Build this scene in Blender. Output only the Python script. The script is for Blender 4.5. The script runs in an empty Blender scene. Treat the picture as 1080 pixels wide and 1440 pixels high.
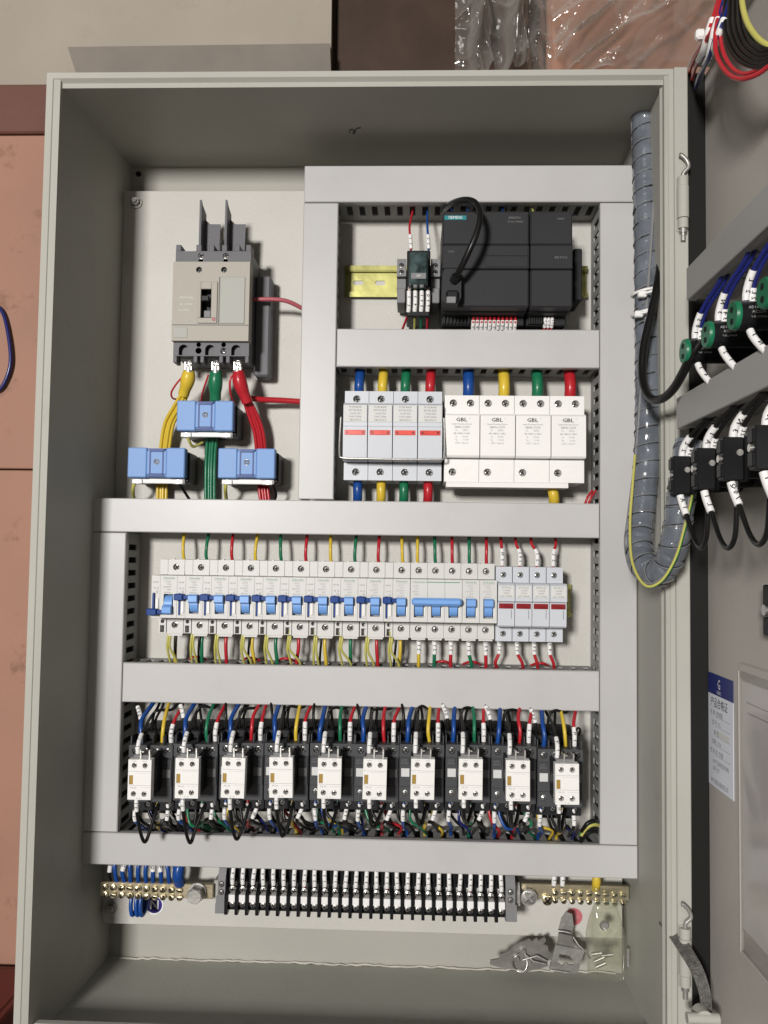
import bpy, math, random
from mathutils import Vector, Matrix, geometry
random.seed(7)
R = math.radians
S = 0.001                      # everything below is written in millimetres
SC = bpy.context.scene
COL = SC.collection

# ------------------------------------------------------------------ camera, room light, exposure
CAM = Vector((51.24, -751.38, -451.35))
PITCH, YAW, ROLL, FPX = 0.0508, 0.0343, -0.0138, 1164.2
def cam_axes():
    rx = Matrix.Rotation(PITCH, 3, 'X'); rz = Matrix.Rotation(YAW, 3, 'Z'); ry = Matrix.Rotation(ROLL, 3, 'Y')
    return rz @ rx @ ry
AX = cam_axes()                # columns: right, forward, up
cd = bpy.data.cameras.new('camera'); cam = bpy.data.objects.new('camera', cd); COL.objects.link(cam)
r_, f_, u_ = AX.col[0], AX.col[1], AX.col[2]
cam.matrix_world = Matrix(((r_.x, u_.x, -f_.x, CAM.x*S), (r_.y, u_.y, -f_.y, CAM.y*S), (r_.z, u_.z, -f_.z, CAM.z*S), (0, 0, 0, 1)))
cd.sensor_fit = 'HORIZONTAL'; cd.sensor_width = 36; cd.lens = 36*FPX/1080
cd.clip_start = 0.02; cd.clip_end = 60
SC.camera = cam
SC.cycles.diffuse_bounces = 2
W = bpy.data.worlds.new('World'); SC.world = W; W.use_nodes = True
bg = W.node_tree.nodes['Background']; bg.inputs[0].default_value = (1.0, 0.955, 0.88, 1); bg.inputs[1].default_value = 0.03
def lamp(name, loc, aim, size, power, color, size_y=None):
    l = bpy.data.lights.new(name, 'AREA'); l.energy = power; l.color = color
    l.size = size
    if size_y: l.shape = 'RECTANGLE'; l.size_y = size_y
    o = bpy.data.objects.new(name, l); COL.objects.link(o); o.location = Vector(loc)*S
    o.rotation_euler = (Vector(aim)-Vector(loc)).to_track_quat('-Z', 'Y').to_euler()
    return o
lamp('work_lamp', (-960, -3500, 110), (0, 0, -450), 0.42, 144, (1.0, 0.97, 0.935))
lamp('added_fill_light', (-500, -2300, 1900), (0, 0, -450), 1.2, 4, (1.0, 0.96, 0.90), 0.16)  # added soft overhead fill, gives the cable wrap its highlights
SC.view_settings.view_transform = 'Standard'; SC.view_settings.look = 'None'
SC.view_settings.exposure = 0.0; SC.view_settings.gamma = 1.0

def at(u, v, Y):               # the point at depth Y that the photograph shows at (u, v)
    d = AX @ Vector(((u-540)/FPX, 1, (720-v)/FPX)); return CAM + d*((Y-CAM.y)/d.y)
def atx(u, v, X):              # the same on the plane of the open door
    d = AX @ Vector(((u-540)/FPX, 1, (720-v)/FPX)); return CAM + d*((X-CAM.x)/d.x)

# ------------------------------------------------------------------ materials
MATS = {}
def mat(name, col, rough=.5, metal=0, bump=0, bscale=600, var=.06, vscale=12, spec=.3, coat=0, alpha=None, grime=0):
    m = bpy.data.materials.new(name); m.use_nodes = True; nt = m.node_tree; n = nt.nodes; p = n['Principled BSDF']
    p.inputs['Roughness'].default_value = rough; p.inputs['Metallic'].default_value = metal
    p.inputs['Specular IOR Level'].default_value = spec; p.inputs['Coat Weight'].default_value = coat
    p.inputs['Coat Roughness'].default_value = .15
    tc = n.new('ShaderNodeTexCoord')
    nz = n.new('ShaderNodeTexNoise'); nz.inputs['Scale'].default_value = vscale; nz.inputs['Detail'].default_value = 6
    nt.links.new(tc.outputs['Object'], nz.inputs['Vector'])
    rp = n.new('ShaderNodeValToRGB')
    a = [max(0, c*(1-var)) for c in col]; b = [min(1, c*(1+var)) for c in col]
    rp.color_ramp.elements[0].position = .3; rp.color_ramp.elements[1].position = .7
    rp.color_ramp.elements[0].color = (*a, 1); rp.color_ramp.elements[1].color = (*b, 1)
    nt.links.new(nz.outputs['Fac'], rp.inputs['Fac'])
    out = rp.outputs['Color']
    if grime:
        n2 = n.new('ShaderNodeTexNoise'); n2.inputs['Scale'].default_value = vscale*2.7; n2.inputs['Detail'].default_value = 9; n2.inputs['Roughness'].default_value = .7
        nt.links.new(tc.outputs['Object'], n2.inputs['Vector'])
        r2 = n.new('ShaderNodeValToRGB'); r2.color_ramp.elements[0].position = .57; r2.color_ramp.elements[1].position = .68
        r2.color_ramp.elements[0].color = (0, 0, 0, 1); r2.color_ramp.elements[1].color = (grime, grime, grime, 1)
        nt.links.new(n2.outputs['Fac'], r2.inputs['Fac'])
        mx = n.new('ShaderNodeMix'); mx.data_type = 'RGBA'
        nt.links.new(r2.outputs['Color'], mx.inputs[0]); nt.links.new(out, mx.inputs[6])
        mx.inputs[7].default_value = (col[0]*.42, col[1]*.36, col[2]*.3, 1); out = mx.outputs[2]
    nt.links.new(out, p.inputs['Base Color'])
    nr = n.new('ShaderNodeMapRange'); nr.inputs[3].default_value = max(0, rough-.07); nr.inputs[4].default_value = min(1, rough+.09)
    nt.links.new(nz.outputs['Fac'], nr.inputs[0]); nt.links.new(nr.outputs[0], p.inputs['Roughness'])
    if bump:
        nb = n.new('ShaderNodeTexNoise'); nb.inputs['Scale'].default_value = bscale; nb.inputs['Detail'].default_value = 2
        nt.links.new(tc.outputs['Object'], nb.inputs['Vector'])
        bp = n.new('ShaderNodeBump'); bp.inputs['Strength'].default_value = bump; bp.inputs['Distance'].default_value = .001
        nt.links.new(nb.outputs['Fac'], bp.inputs['Height']); nt.links.new(bp.outputs['Normal'], p.inputs['Normal'])
    if alpha is not None:
        p.inputs['Alpha'].default_value = alpha
    MATS[name] = m
    return m
mat('cabinet_paint', (.39, .385, .345), .46, spec=.16, bump=.22, bscale=420, var=.07, vscale=5, grime=.12)
mat('frame_paint', (.41, .405, .365), .5, spec=.12, bump=.12, bscale=420, var=.05, vscale=6)
mat('back_paint', (.40, .39, .35), .5, spec=.12, bump=.2, bscale=420, var=.05, vscale=6)
mat('plate_paint', (.55, .535, .495), .42, bump=.42, bscale=900, var=.05, vscale=9)
mat('door_paint', (.45, .425, .39), .34, bump=.2, bscale=380, var=.06, vscale=5)
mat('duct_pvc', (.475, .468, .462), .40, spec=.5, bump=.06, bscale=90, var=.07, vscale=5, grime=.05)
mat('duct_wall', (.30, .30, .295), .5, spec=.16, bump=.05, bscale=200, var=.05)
mat('door_duct', (.36, .355, .35), .45, bump=.05, bscale=160, var=.04)
mat('weld', (.50, .48, .42), .5, bump=.9, bscale=160, var=.15, vscale=60)
mat('rubber', (.012, .012, .011), .6, spec=.16)
mat('steel', (.60, .59, .565), .36, .9, bump=.15, bscale=300, var=.12, vscale=60)
mat('dull_steel', (.40, .39, .37), .42, .65, bump=.3, bscale=250, var=.2, vscale=50)
mat('cut_steel', (.27, .26, .24), .45, .55, bump=.3, bscale=250, var=.2, vscale=50)
mat('zinc', (.30, .29, .11), .34, .9, bump=.1, bscale=120, var=.2, vscale=30)
mat('brass', (.60, .53, .36), .3, 1, bump=.1, bscale=200, var=.12, vscale=40)
mat('brass_bar', (.40, .35, .24), .4, .7, bump=.2, bscale=200, var=.15, vscale=40)
mat('breaker_white', (.61, .605, .585), .4, bump=.04, bscale=500, var=.03)
mat('aux_white', (.80, .79, .77), .36, bump=.03, bscale=500, var=.02)
mat('spd_white', (.82, .81, .79), .4, bump=.04, bscale=500, var=.02)
mat('fuse_grey', (.56, .585, .63), .38, bump=.04, bscale=500, var=.03)
mat('fuse_label', (.42, .44, .47), .45, var=.05)
mat('paper_label', (.64, .64, .63), .5, var=.03)
mat('mccb_face', (.385, .36, .31), .5, bump=.12, bscale=500, var=.04)
mat('mccb_grey', (.125, .125, .135), .5, bump=.12, bscale=500, var=.05)
mat('mccb_pale', (.38, .38, .35), .5, var=.04)
mat('black', (.012, .012, .013), .38, spec=.16, bump=.05, bscale=300, var=.2)
mat('black_matt', (.010, .010, .011), .62, spec=.16, var=.2)
mat('contactor_grey', (.072, .073, .078), .42, spec=.16, bump=.1, bscale=500, var=.08)
mat('contactor_dark', (.020, .020, .022), .45, spec=.16, var=.15)
mat('plc_grey', (.030, .030, .033), .46, spec=.16, bump=.1, bscale=600, var=.07)
mat('plc_dark', (.020, .021, .022), .5, spec=.16, var=.1)
mat('teal', (.02, .22, .25), .4)
mat('terminal_black', (.009, .009, .010), .34, spec=.16, var=.2)
mat('clamp_grey', (.20, .20, .205), .5, bump=.15, bscale=300, var=.1)
mat('relay_clear', (.05, .08, .08), .1, spec=.8, var=.6, vscale=130, coat=.6, alpha=.9)
mat('toggle_blue', (.17, .36, .74), .36, var=.05)
mat('toggle_dark', (.010, .05, .23), .36, spec=.16, var=.08)
mat('ct_blue', (.175, .32, .62), .46, bump=.06, bscale=300, var=.04)
mat('ct_edge', (.05, .09, .26), .4, spec=.16)
mat('wire_yellow', (.66, .47, .045), .36, var=.06, coat=.2)
mat('wire_red', (.46, .018, .028), .34, var=.08, coat=.2)
mat('wire_green', (.012, .16, .075), .36, var=.08, coat=.2)
mat('wire_blue', (.010, .062, .27), .34, var=.1, coat=.2)
mat('wire_navy', (.010, .016, .13), .32, var=.1, coat=.3)
mat('wire_black', (.008, .008, .008), .34, var=.2, spec=.25, coat=.05)
mat('wire_greenyellow', (.50, .47, .12), .36, var=.1, coat=.2)
mat('stripe_green', (.05, .27, .05), .36)
mat('wire_pink', (.42, .10, .12), .4, var=.1)
mat('sleeve_white', (.80, .79, .78), .42, var=.03)
mat('print_black', (.02, .02, .02), .6, var=0)
mat('print_grey', (.20, .20, .20), .6, var=0)
mat('print_pale', (.38, .38, .38), .6, var=0)
mat('print_green', (.10, .30, .17), .6, var=0)
mat('print_red', (.50, .30, .28), .6, var=0)
mat('print_white', (.8, .8, .8), .6, var=0)
mat('fuse_red', (.72, .05, .03), .3, coat=.5, var=.15, vscale=120)
mat('fuse_dark_red', (.26, .012, .018), .3, coat=.5, var=.2, vscale=120)
mat('gold_window', (.34, .21, .04), .42, var=.1)
mat('green_cap', (.012, .16, .075), .36, var=.06)
mat('wrap_grey', (.13, .145, .17), .20, coat=.8, var=.22, vscale=45)
mat('braid', (.13, .125, .115), .55, .5, bump=1.0, bscale=900, var=.3, vscale=200)
mat('sticker_blue', (.025, .035, .17), .4, var=.03)
mat('sticker_paper', (.72, .74, .82), .45, var=.03)
mat('sticker_red', (.55, .15, .17), .4)
mat('sticker_violet', (.035, .02, .20), .4)
mat('paper', (.86, .84, .84), .6, var=.06, vscale=20, bump=.2, bscale=40)
mat('peach', (.345, .185, .130), .62, bump=.3, bscale=120, var=.09, vscale=8, grime=.55)
mat('brown_trim', (.14, .06, .045), .6, bump=.3, bscale=120, var=.12, vscale=14)
mat('dark_brown', (.052, .030, .020), .55, bump=.2, bscale=80, var=.3, vscale=14)
mat('beige', (.36, .32, .265), .7, bump=.25, bscale=90, var=.14, vscale=4, grime=.18)
mat('grey_board', (.21, .185, .16), .65, bump=.3, bscale=120, var=.1, vscale=20)
mat('red_plastic', (.14, .022, .02), .4)
def film(name, tint, lo, hi, bscale, bump, white=.3):
    m = bpy.data.materials.new(name); m.use_nodes = True; nt = m.node_tree; n = nt.nodes
    n.remove(n['Principled BSDF']); o = n['Material Output']
    t = n.new('ShaderNodeBsdfTransparent'); t.inputs[0].default_value = (*tint, 1)
    g = n.new('ShaderNodeBsdfGlossy'); g.inputs['Roughness'].default_value = .13
    d = n.new('ShaderNodeBsdfDiffuse'); d.inputs[0].default_value = (.62, .60, .56, 1)
    tc = n.new('ShaderNodeTexCoord'); nz = n.new('ShaderNodeTexNoise'); nz.inputs['Scale'].default_value = bscale; nz.inputs['Detail'].default_value = 2
    nz.inputs['Distortion'].default_value = .6
    b = n.new('ShaderNodeBump'); b.inputs['Strength'].default_value = bump; b.inputs['Distance'].default_value = .004
    nt.links.new(tc.outputs['Object'], nz.inputs['Vector']); nt.links.new(nz.outputs['Fac'], b.inputs['Height']); nt.links.new(b.outputs['Normal'], g.inputs['Normal'])
    m1 = n.new('ShaderNodeMixShader'); m1.inputs[0].default_value = white; nt.links.new(g.outputs[0], m1.inputs[1]); nt.links.new(d.outputs[0], m1.inputs[2])
    lw = n.new('ShaderNodeLayerWeight'); lw.inputs[0].default_value = .5; nt.links.new(b.outputs['Normal'], lw.inputs['Normal'])
    mr = n.new('ShaderNodeMapRange'); mr.inputs[3].default_value = lo; mr.inputs[4].default_value = hi; nt.links.new(lw.outputs['Facing'], mr.inputs[0])
    m2 = n.new('ShaderNodeMixShader'); nt.links.new(mr.outputs[0], m2.inputs[0]); nt.links.new(t.outputs[0], m2.inputs[1]); nt.links.new(m1.outputs[0], m2.inputs[2])
    nt.links.new(m2.outputs[0], o.inputs['Surface']); MATS[name] = m
film('clear_film', (.95, .94, .92), .10, .75, 14, .35, .45)
film('bag_film', (.95, .96, .90), .04, .55, 34, .7, .3)
film('pouch_film', (.95, .94, .94), .10, .3, 12, .4, .5)
# ------------------------------------------------------------------ mesh building
GLY = {}
def glyphs(s, cond=1.0):
    k = (s, cond)
    if k in GLY: return GLY[k]
    c = bpy.data.curves.new('t', 'FONT'); c.body = s; c.size = 1; c.resolution_u = 1; c.align_x = 'CENTER'; c.align_y = 'CENTER'
    o = bpy.data.objects.new('t', c); COL.objects.link(o)
    dg = bpy.context.evaluated_depsgraph_get(); e = o.evaluated_get(dg); me = e.to_mesh()
    GLY[k] = ([(v.co.x*cond, v.co.y) for v in me.vertices], [tuple(p.vertices) for p in me.polygons])
    e.to_mesh_clear(); bpy.data.objects.remove(o); bpy.data.curves.remove(c)
    return GLY[k]
def circ(x, z, r, n=14): return [(x+r*math.cos(2*math.pi*i/n), z+r*math.sin(2*math.pi*i/n)) for i in range(n)]
def rect(x0, x1, z0, z1): return [(x0, z0), (x1, z0), (x1, z1), (x0, z1)]
def spline(pts, sub=6):
    p = [Vector(q) for q in pts]
    if len(p) < 3: return [p[0].lerp(p[-1], i/2) for i in range(3)]
    out = []
    for i in range(len(p)-1):
        a = p[i-1] if i else p[0]*2-p[1]; b, c = p[i], p[i+1]; d = p[i+2] if i+2 < len(p) else c*2-b
        for j in range(sub):
            t = j/sub
            out.append(.5*((2*b)+(c-a)*t+(2*a-5*b+4*c-d)*t*t+(3*b-a-3*c+d)*t**3))
    out.append(p[-1]); return out
class MB:
    def __init__(s): s.v, s.f, s.m, s.s = [], [], [], []
    def add(s, vs, fs, mi=0, sm=False):
        k = len(s.v); s.v += [tuple(v) for v in vs]
        for f in fs: s.f.append([i+k for i in f]); s.m.append(mi); s.s.append(sm)
    def box(s, x0, x1, y0, y1, z0, z1, mi=0, b=0.0):
        lo = (min(x0, x1), min(y0, y1), min(z0, z1)); hi = (max(x0, x1), max(y0, y1), max(z0, z1))
        if b <= 0:
            vs = [(x, y, z) for x in (lo[0], hi[0]) for y in (lo[1], hi[1]) for z in (lo[2], hi[2])]
            s.add(vs, [(0, 1, 3, 2), (4, 6, 7, 5), (0, 4, 5, 1), (2, 3, 7, 6), (0, 2, 6, 4), (1, 5, 7, 3)], mi); return s
        b = min(b, .45*min(hi[i]-lo[i] for i in range(3)))
        vs, idx = [], {}
        for sx in (0, 1):
            for sy in (0, 1):
                for sz in (0, 1):
                    c = [(lo, hi)[q][i] for i, q in enumerate((sx, sy, sz))]
                    for a in range(3):
                        p = list(c)
                        for i, q in enumerate((sx, sy, sz)):
                            if i != a: p[i] += b if q == 0 else -b
                        idx[(sx, sy, sz, a)] = len(vs); vs.append(p)
        fs = []
        for a in range(3):
            o = [i for i in range(3) if i != a]
            for q in (0, 1):
                L = []
                for (m, n) in ((0, 0), (1, 0), (1, 1), (0, 1)):
                    k = [0, 0, 0]; k[a] = q; k[o[0]] = m; k[o[1]] = n; L.append(idx[(*k, a)])
                fs.append(L)
            for m in (0, 1):
                for n in (0, 1):
                    k0 = [0, 0, 0]; k0[o[0]] = m; k0[o[1]] = n; k1 = list(k0); k1[a] = 1
                    fs.append([idx[(*k0, o[0])], idx[(*k1, o[0])], idx[(*k1, o[1])], idx[(*k0, o[1])]])
        for sx in (0, 1):
            for sy in (0, 1):
                for sz in (0, 1): fs.append([idx[(sx, sy, sz, a)] for a in range(3)])
        s.add(vs, fs, mi); return s
    def holed(s, x0, x1, y0, y1, z0, z1, holes, mi=0, hm=None):
        """a box whose front (-Y) has real recesses: holes = [(outline, depth)]"""
        hm = mi if hm is None else hm
        polys = [[Vector((x, z, 0)) for x, z in rect(x0, x1, z0, z1)]]+[[Vector((x, z, 0)) for x, z in reversed(h)] for h, d in holes]
        flat = [p for q in polys for p in q]; tri = geometry.tessellate_polygon(polys)
        s.add([(p.x, y0, p.y) for p in flat], tri, mi)
        vs = [(x, y, z) for x in (x0, x1) for y in (y0, y1) for z in (z0, z1)]
        s.add(vs, [(4, 6, 7, 5), (0, 1, 3, 2), (2, 3, 7, 6), (0, 2, 6, 4), (1, 5, 7, 3)], mi)
        for h, d in holes:
            n = len(h); vs = [(x, y0, z) for x, z in h]+[(x, y0+d, z) for x, z in h]
            s.add(vs, [(i, (i+1) % n, n+(i+1) % n, n+i) for i in range(n)]+[tuple(range(n, 2*n))], hm)
        return s
    def cyl(s, p, q, r, n=14, mi=0, r2=None, caps=True, sm=True):
        p, q = Vector(p), Vector(q); d = (q-p).normalized(); a = d.orthogonal().normalized(); b = d.cross(a); r2 = r if r2 is None else r2
        vs = []
        for c, rr in ((p, r), (q, r2)):
            vs += [c+(a*math.cos(2*math.pi*i/n)+b*math.sin(2*math.pi*i/n))*rr for i in range(n)]
        s.add(vs, [(i, (i+1) % n, n+(i+1) % n, n+i) for i in range(n)], mi, sm)
        if caps: s.add(vs, [tuple(range(n-1, -1, -1)), tuple(range(n, 2*n))], mi)
        return s
    def tube(s, path, r, n=8, mi=0, rf=None, caps=True):
        path = [Vector(p) for p in path]; t0 = (path[1]-path[0]).normalized(); a = t0.orthogonal().normalized()
        vs, L = [], 0
        for i, p in enumerate(path):
            t = (path[min(i+1, len(path)-1)]-path[max(i-1, 0)])
            t = t.normalized() if t.length > 1e-6 else t0
            a = (a-t*a.dot(t)); a = a.normalized() if a.length > 1e-6 else t.orthogonal().normalized(); b = t.cross(a)
            if i: L += (p-path[i-1]).length
            for j in range(n):
                th = 2*math.pi*j/n; rr = rf(L, th, i/(len(path)-1)) if rf else r
                vs.append(p+(a*math.cos(th)+b*math.sin(th))*rr)
        fs = [(i*n+j, i*n+(j+1) % n, (i+1)*n+(j+1) % n, (i+1)*n+j) for i in range(len(path)-1) for j in range(n)]
        s.add(vs, fs, mi, True)
        if caps: s.add(vs, [tuple(range(n-1, -1, -1)), tuple(range(len(vs)-n, len(vs)))], mi)
        return s
    def prism(s, poly, axis, a0, a1, mi=0, sm=False):
        n = len(poly)
        def P(p, a): return {'x': (a, p[0], p[1]), 'y': (p[0], a, p[1]), 'z': (p[0], p[1], a)}[axis]
        vs = [P(p, a0) for p in poly]+[P(p, a1) for p in poly]
        s.add(vs, [(i, (i+1) % n, n+(i+1) % n, n+i) for i in range(n)], mi, sm)
        tri = geometry.tessellate_polygon([[Vector((p[0], p[1], 0)) for p in poly]])
        s.add(vs, list(tri)+[tuple(n+i for i in t) for t in tri], mi); return s
    def text(s, t, c, size, mi=0, right=(1, 0, 0), up=(0, 0, 1), cond=1.0):
        vs, fs = glyphs(t, cond); c, ri, upv = Vector(c), Vector(right), Vector(up)
        s.add([c+ri*(x*size)+upv*(y*size) for x, y in vs], fs, mi); return s
    def build(s, name, mats, parent=None, org=None):
        if org is None:
            if parent is not None: org = ORG[parent.name]
            else:
                xs, ys, zs = zip(*s.v); org = Vector(((min(xs)+max(xs))/2, (min(ys)+max(ys))/2, min(zs)))
        org = Vector(org); me = bpy.data.meshes.new(name)
        me.from_pydata([((x-org.x)*S, (y-org.y)*S, (z-org.z)*S) for x, y, z in s.v], [], s.f)
        if isinstance(mats, str): mats = [mats]
        for m in mats: me.materials.append(MATS[m])
        me.polygons.foreach_set('material_index', s.m); me.polygons.foreach_set('use_smooth', s.s); me.update()
        import bmesh
        b = bmesh.new(); b.from_mesh(me); bmesh.ops.recalc_face_normals(b, faces=b.faces); b.to_mesh(me); b.free()
        o = bpy.data.objects.new(name, me); COL.objects.link(o)
        if parent is not None: o.parent = parent
        else: o.location = org*S
        ORG[o.name] = org
        return o
ORG = {}
def tag(o, label, cat, group=None):
    o['label'] = label; o['category'] = cat
    if group: o['group'] = group
    return o
def thing(name, label, cat, loc, group=None):
    o = bpy.data.objects.new(name, None); COL.objects.link(o); o.empty_display_size = .02
    o.location = Vector(loc)*S; ORG[o.name] = Vector(loc); return tag(o, label, cat, group)
def copy_tree(o, loc=None, label=None, parent=None):
    c = o.copy(); COL.objects.link(c); ORG[c.name] = Vector(loc) if loc is not None else ORG[o.name]
    if parent is not None: c.parent = parent
    if loc is not None: c.location = Vector(loc)*S
    if label: c['label'] = label
    for ch in list(o.children): copy_tree(ch, None, None, c)
    return c
ORD = ['first', 'second', 'third', 'fourth', 'fifth', 'sixth', 'seventh', 'eighth', 'ninth', 'tenth', 'eleventh', 'twelfth', 'thirteenth', 'fourteenth', 'fifteenth', 'sixteenth', 'seventeenth', 'eighteenth', 'nineteenth', 'twentieth', 'twenty-first', 'twenty-second', 'twenty-third', 'twenty-fourth', 'twenty-fifth', 'twenty-sixth', 'twenty-seventh', 'twenty-eighth']
SCREW = {}
def screw(parent, x, y, z, r=2.3, m='steel', kind='cross', name='screw', ang=None):
    """a screw head facing the viewer with a real drive slot; y is the head's front"""
    ang = random.uniform(0, 3.1) if ang is None else ang
    q = round(ang*3)/3
    k = (r, m, kind, q)
    if k not in SCREW:
        b = MB(); w = r*.17; a = r*.78
        cx = [(-w, -a), (w, -a), (w, -w), (a, -w), (a, w), (w, w), (w, a), (-w, a), (-w, w), (-a, w), (-a, -w), (-w, -w)] if kind == 'cross' else [(-w, -a), (w, -a), (w, a), (-w, a)]
        c, s = math.cos(q), math.sin(q); cx = [(x0*c-z0*s, x0*s+z0*c) for x0, z0 in cx]
        n = 14; ring = circ(0, 0, r, n)
        polys = [[Vector((p[0], p[1], 0)) for p in ring], [Vector((p[0], p[1], 0)) for p in reversed(cx)]]
        tri = geometry.tessellate_polygon(polys); flat = polys[0]+polys[1]
        def dome(p): return -.28*r*(1-(p.x**2+p.y**2)/(r*r))
        b.add([(p.x, dome(p), p.y) for p in flat], tri, 0, True)
        b.add([(x0, 0, z0) for x0, z0 in ring]+[(x0, r*.8, z0) for x0, z0 in ring], [(i, (i+1) % n, n+(i+1) % n, n+i) for i in range(n)], 0, True)
        h = len(cx); fl = [Vector((p[0], p[1], 0)) for p in cx]
        b.add([(p.x, dome(p), p.y) for p in fl]+[(p.x, r*.45, p.y) for p in fl], [(i, (i+1) % h, h+(i+1) % h, h+i) for i in range(h)]+[tuple(range(h, 2*h))], 1)
        me = b.build(name, [m, 'black_matt'], None, (0, 0, 0)); SCREW[k] = me.data; bpy.data.objects.remove(me)
    o = bpy.data.objects.new(name, SCREW[k]); COL.objects.link(o); o.parent = parent
    o.location = (Vector((x, y, z))-ORG[parent.name])*S; ORG[o.name] = Vector((x, y, z)); return o
def sub_path(path, t0, t1):
    n = len(path)-1; L = [0]
    for i in range(n): L.append(L[-1]+(path[i+1]-path[i]).length)
    def p(t):
        d = t*L[-1]
        for i in range(n):
            if d <= L[i+1]+1e-9: return path[i].lerp(path[i+1], (d-L[i])/max(1e-9, L[i+1]-L[i]))
        return path[-1]
    return [p(t0+(t1-t0)*i/5) for i in range(6)]
def wire(col, pts, r, label, group=None, sleeves=(), cat='wire', name='wire', n=8, sub=6, txt=None, sr=None, stripe=None):
    path = spline(pts, sub); b = MB()
    if stripe:
        nn = 10; b.tube(path, r, nn); k = 0
        for i in range(len(b.f)):
            if len(b.f[i]) == 4 and (i % nn) in (2, 3, 4): b.m[i] = 1
        o = b.build(name, ['wire_'+col, stripe])
    else: o = b.tube(path, r, n).build(name, 'wire_'+col)
    tag(o, label, cat, group)
    for (t0, t1) in sleeves:
        sp = sub_path(path, t0, t1); w = sr or r*1.45; b = MB().tube(sp, w, 10)
        d = (sp[-1]-sp[0]); ln = d.length; d.normalize()
        if d.z < 0: d = -d
        side = Vector((0, -1, 0)); side = (side-d*side.dot(d)).normalized(); rt = side.cross(d)
        ch = txt or random.choice(['1L', '2L', '3N', '105', '112', 'Q07', '21', '34', 'A1'])
        sz = min(w*1.75, ln/(len(ch)*.9))
        for i, g in enumerate(ch):
            t = (i+.5)/len(ch); c = sub_path(sp, .12+.76*t, min(1, .13+.76*t))[0]
            b.text(g, c+side*(w*1.06), sz, 1, right=d, up=-rt); b.text(g, c+side*(w*1.07)+d*(w*.09), sz, 1, right=d, up=-rt)
        b.build('marker_sleeve', ['sleeve_white', 'print_black'], o)
    return o

# ------------------------------------------------------------------ room behind the cabinet
b = MB(); b.box(-2500, 2500, 300, 320, -1500, 2200); o = b.build('wall', 'beige'); o['kind'] = 'structure'
b = MB(); b.box(-2500, 2500, -4200, 300, -1000, -990); o = b.build('floor', 'grey_board'); o['kind'] = 'structure'
def Z(u, v, Y): return at(u, v, Y).z
def X(u, v, Y): return at(u, v, Y).x
# peach board on the left with its dark rail
t = thing('peach_board', 'peach coloured board with brown stains standing left of the cabinet', 'board', (-430, 225, -990))
zj = Z(20, 660, 215); MB().box(-760, X(72, 700, 215)+80, 215, 232, zj+.9, Z(40, 190, 215), 0, 1.2).build('panel', 'peach', t); MB().box(-760, X(72, 700, 215)+80, 215.6, 232, -990, zj-.9, 0, 1.2).build('panel', 'peach', t)
MB().box(-760, -280, 210, 236, Z(40, 190, 215)+.5, Z(40, 121, 215), 0, 2).build('top_rail', 'brown_trim', t)
t = thing('long_board', 'beige board with a dark grey strip along its lower edge above the cabinet', 'board', (-300, 250, 0))
z0 = Z(300, 100, 240)
MB().prism([(-900, Z(0, 122, 235)), (X(72, 118, 235)+20, Z(72, 118, 235)), (X(465, 118, 235), Z(465, 130, 235)), (X(465, 0, 235), 420), (-900, 420)], 'y', 236, 262).build('panel', 'beige', t)
b = MB(); b.prism([(X(95, 66, 226), Z(95, 66, 226)), (X(112, 120, 226), Z(112, 120, 226)), (X(466, 120, 226), Z(466, 120, 226)), (X(464, 61, 226), Z(464, 61, 226))], 'y', 226, 235.5)
o = b.build('edge_strip', 'grey_board', t)
t = thing('dark_panel', 'dark brown panel standing behind the top of the cabinet', 'panel', (150, 260, 0))
MB().box(X(466, 50, 262)+1, X(775, 50, 262), 262, 285, -30, 420, 0, 2).build('panel', 'dark_brown', t)
MB().box(X(466, 50, 258), X(472, 50, 258), 252, 290, -30, 421, 0, 1).build('edge_trim', 'dark_brown', t)
b = MB(); b.box(X(768, 50, 250), X(1010, 50, 250), 246, 260.5, -30, 420, 0, 2)
tag(b.build('cardboard_sheet', 'peach'), 'peach cardboard sheet behind the crumpled plastic film', 'cardboard')
b = MB(); b.box(-700, X(14, 1400, 120), 60, 200, -990, Z(5, 1392, 150), 0, 6)
b.box(-704, X(14, 1400, 120)+3, 56, 204, Z(5, 1400, 150), Z(5, 1394, 150), 0, 2)
tag(b.build('red_tray', 'red_plastic'), 'red plastic tray at the foot of the peach board', 'tray')
wire('navy', [at(-12, 425, 211), at(4, 440, 210), at(13, 480, 209), at(14, 515, 209), at(2, 545, 210), at(-14, 552, 211)], 2.2, 'dark blue cable loop in front of the peach board', None, (), 'cable', 'cable')
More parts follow.
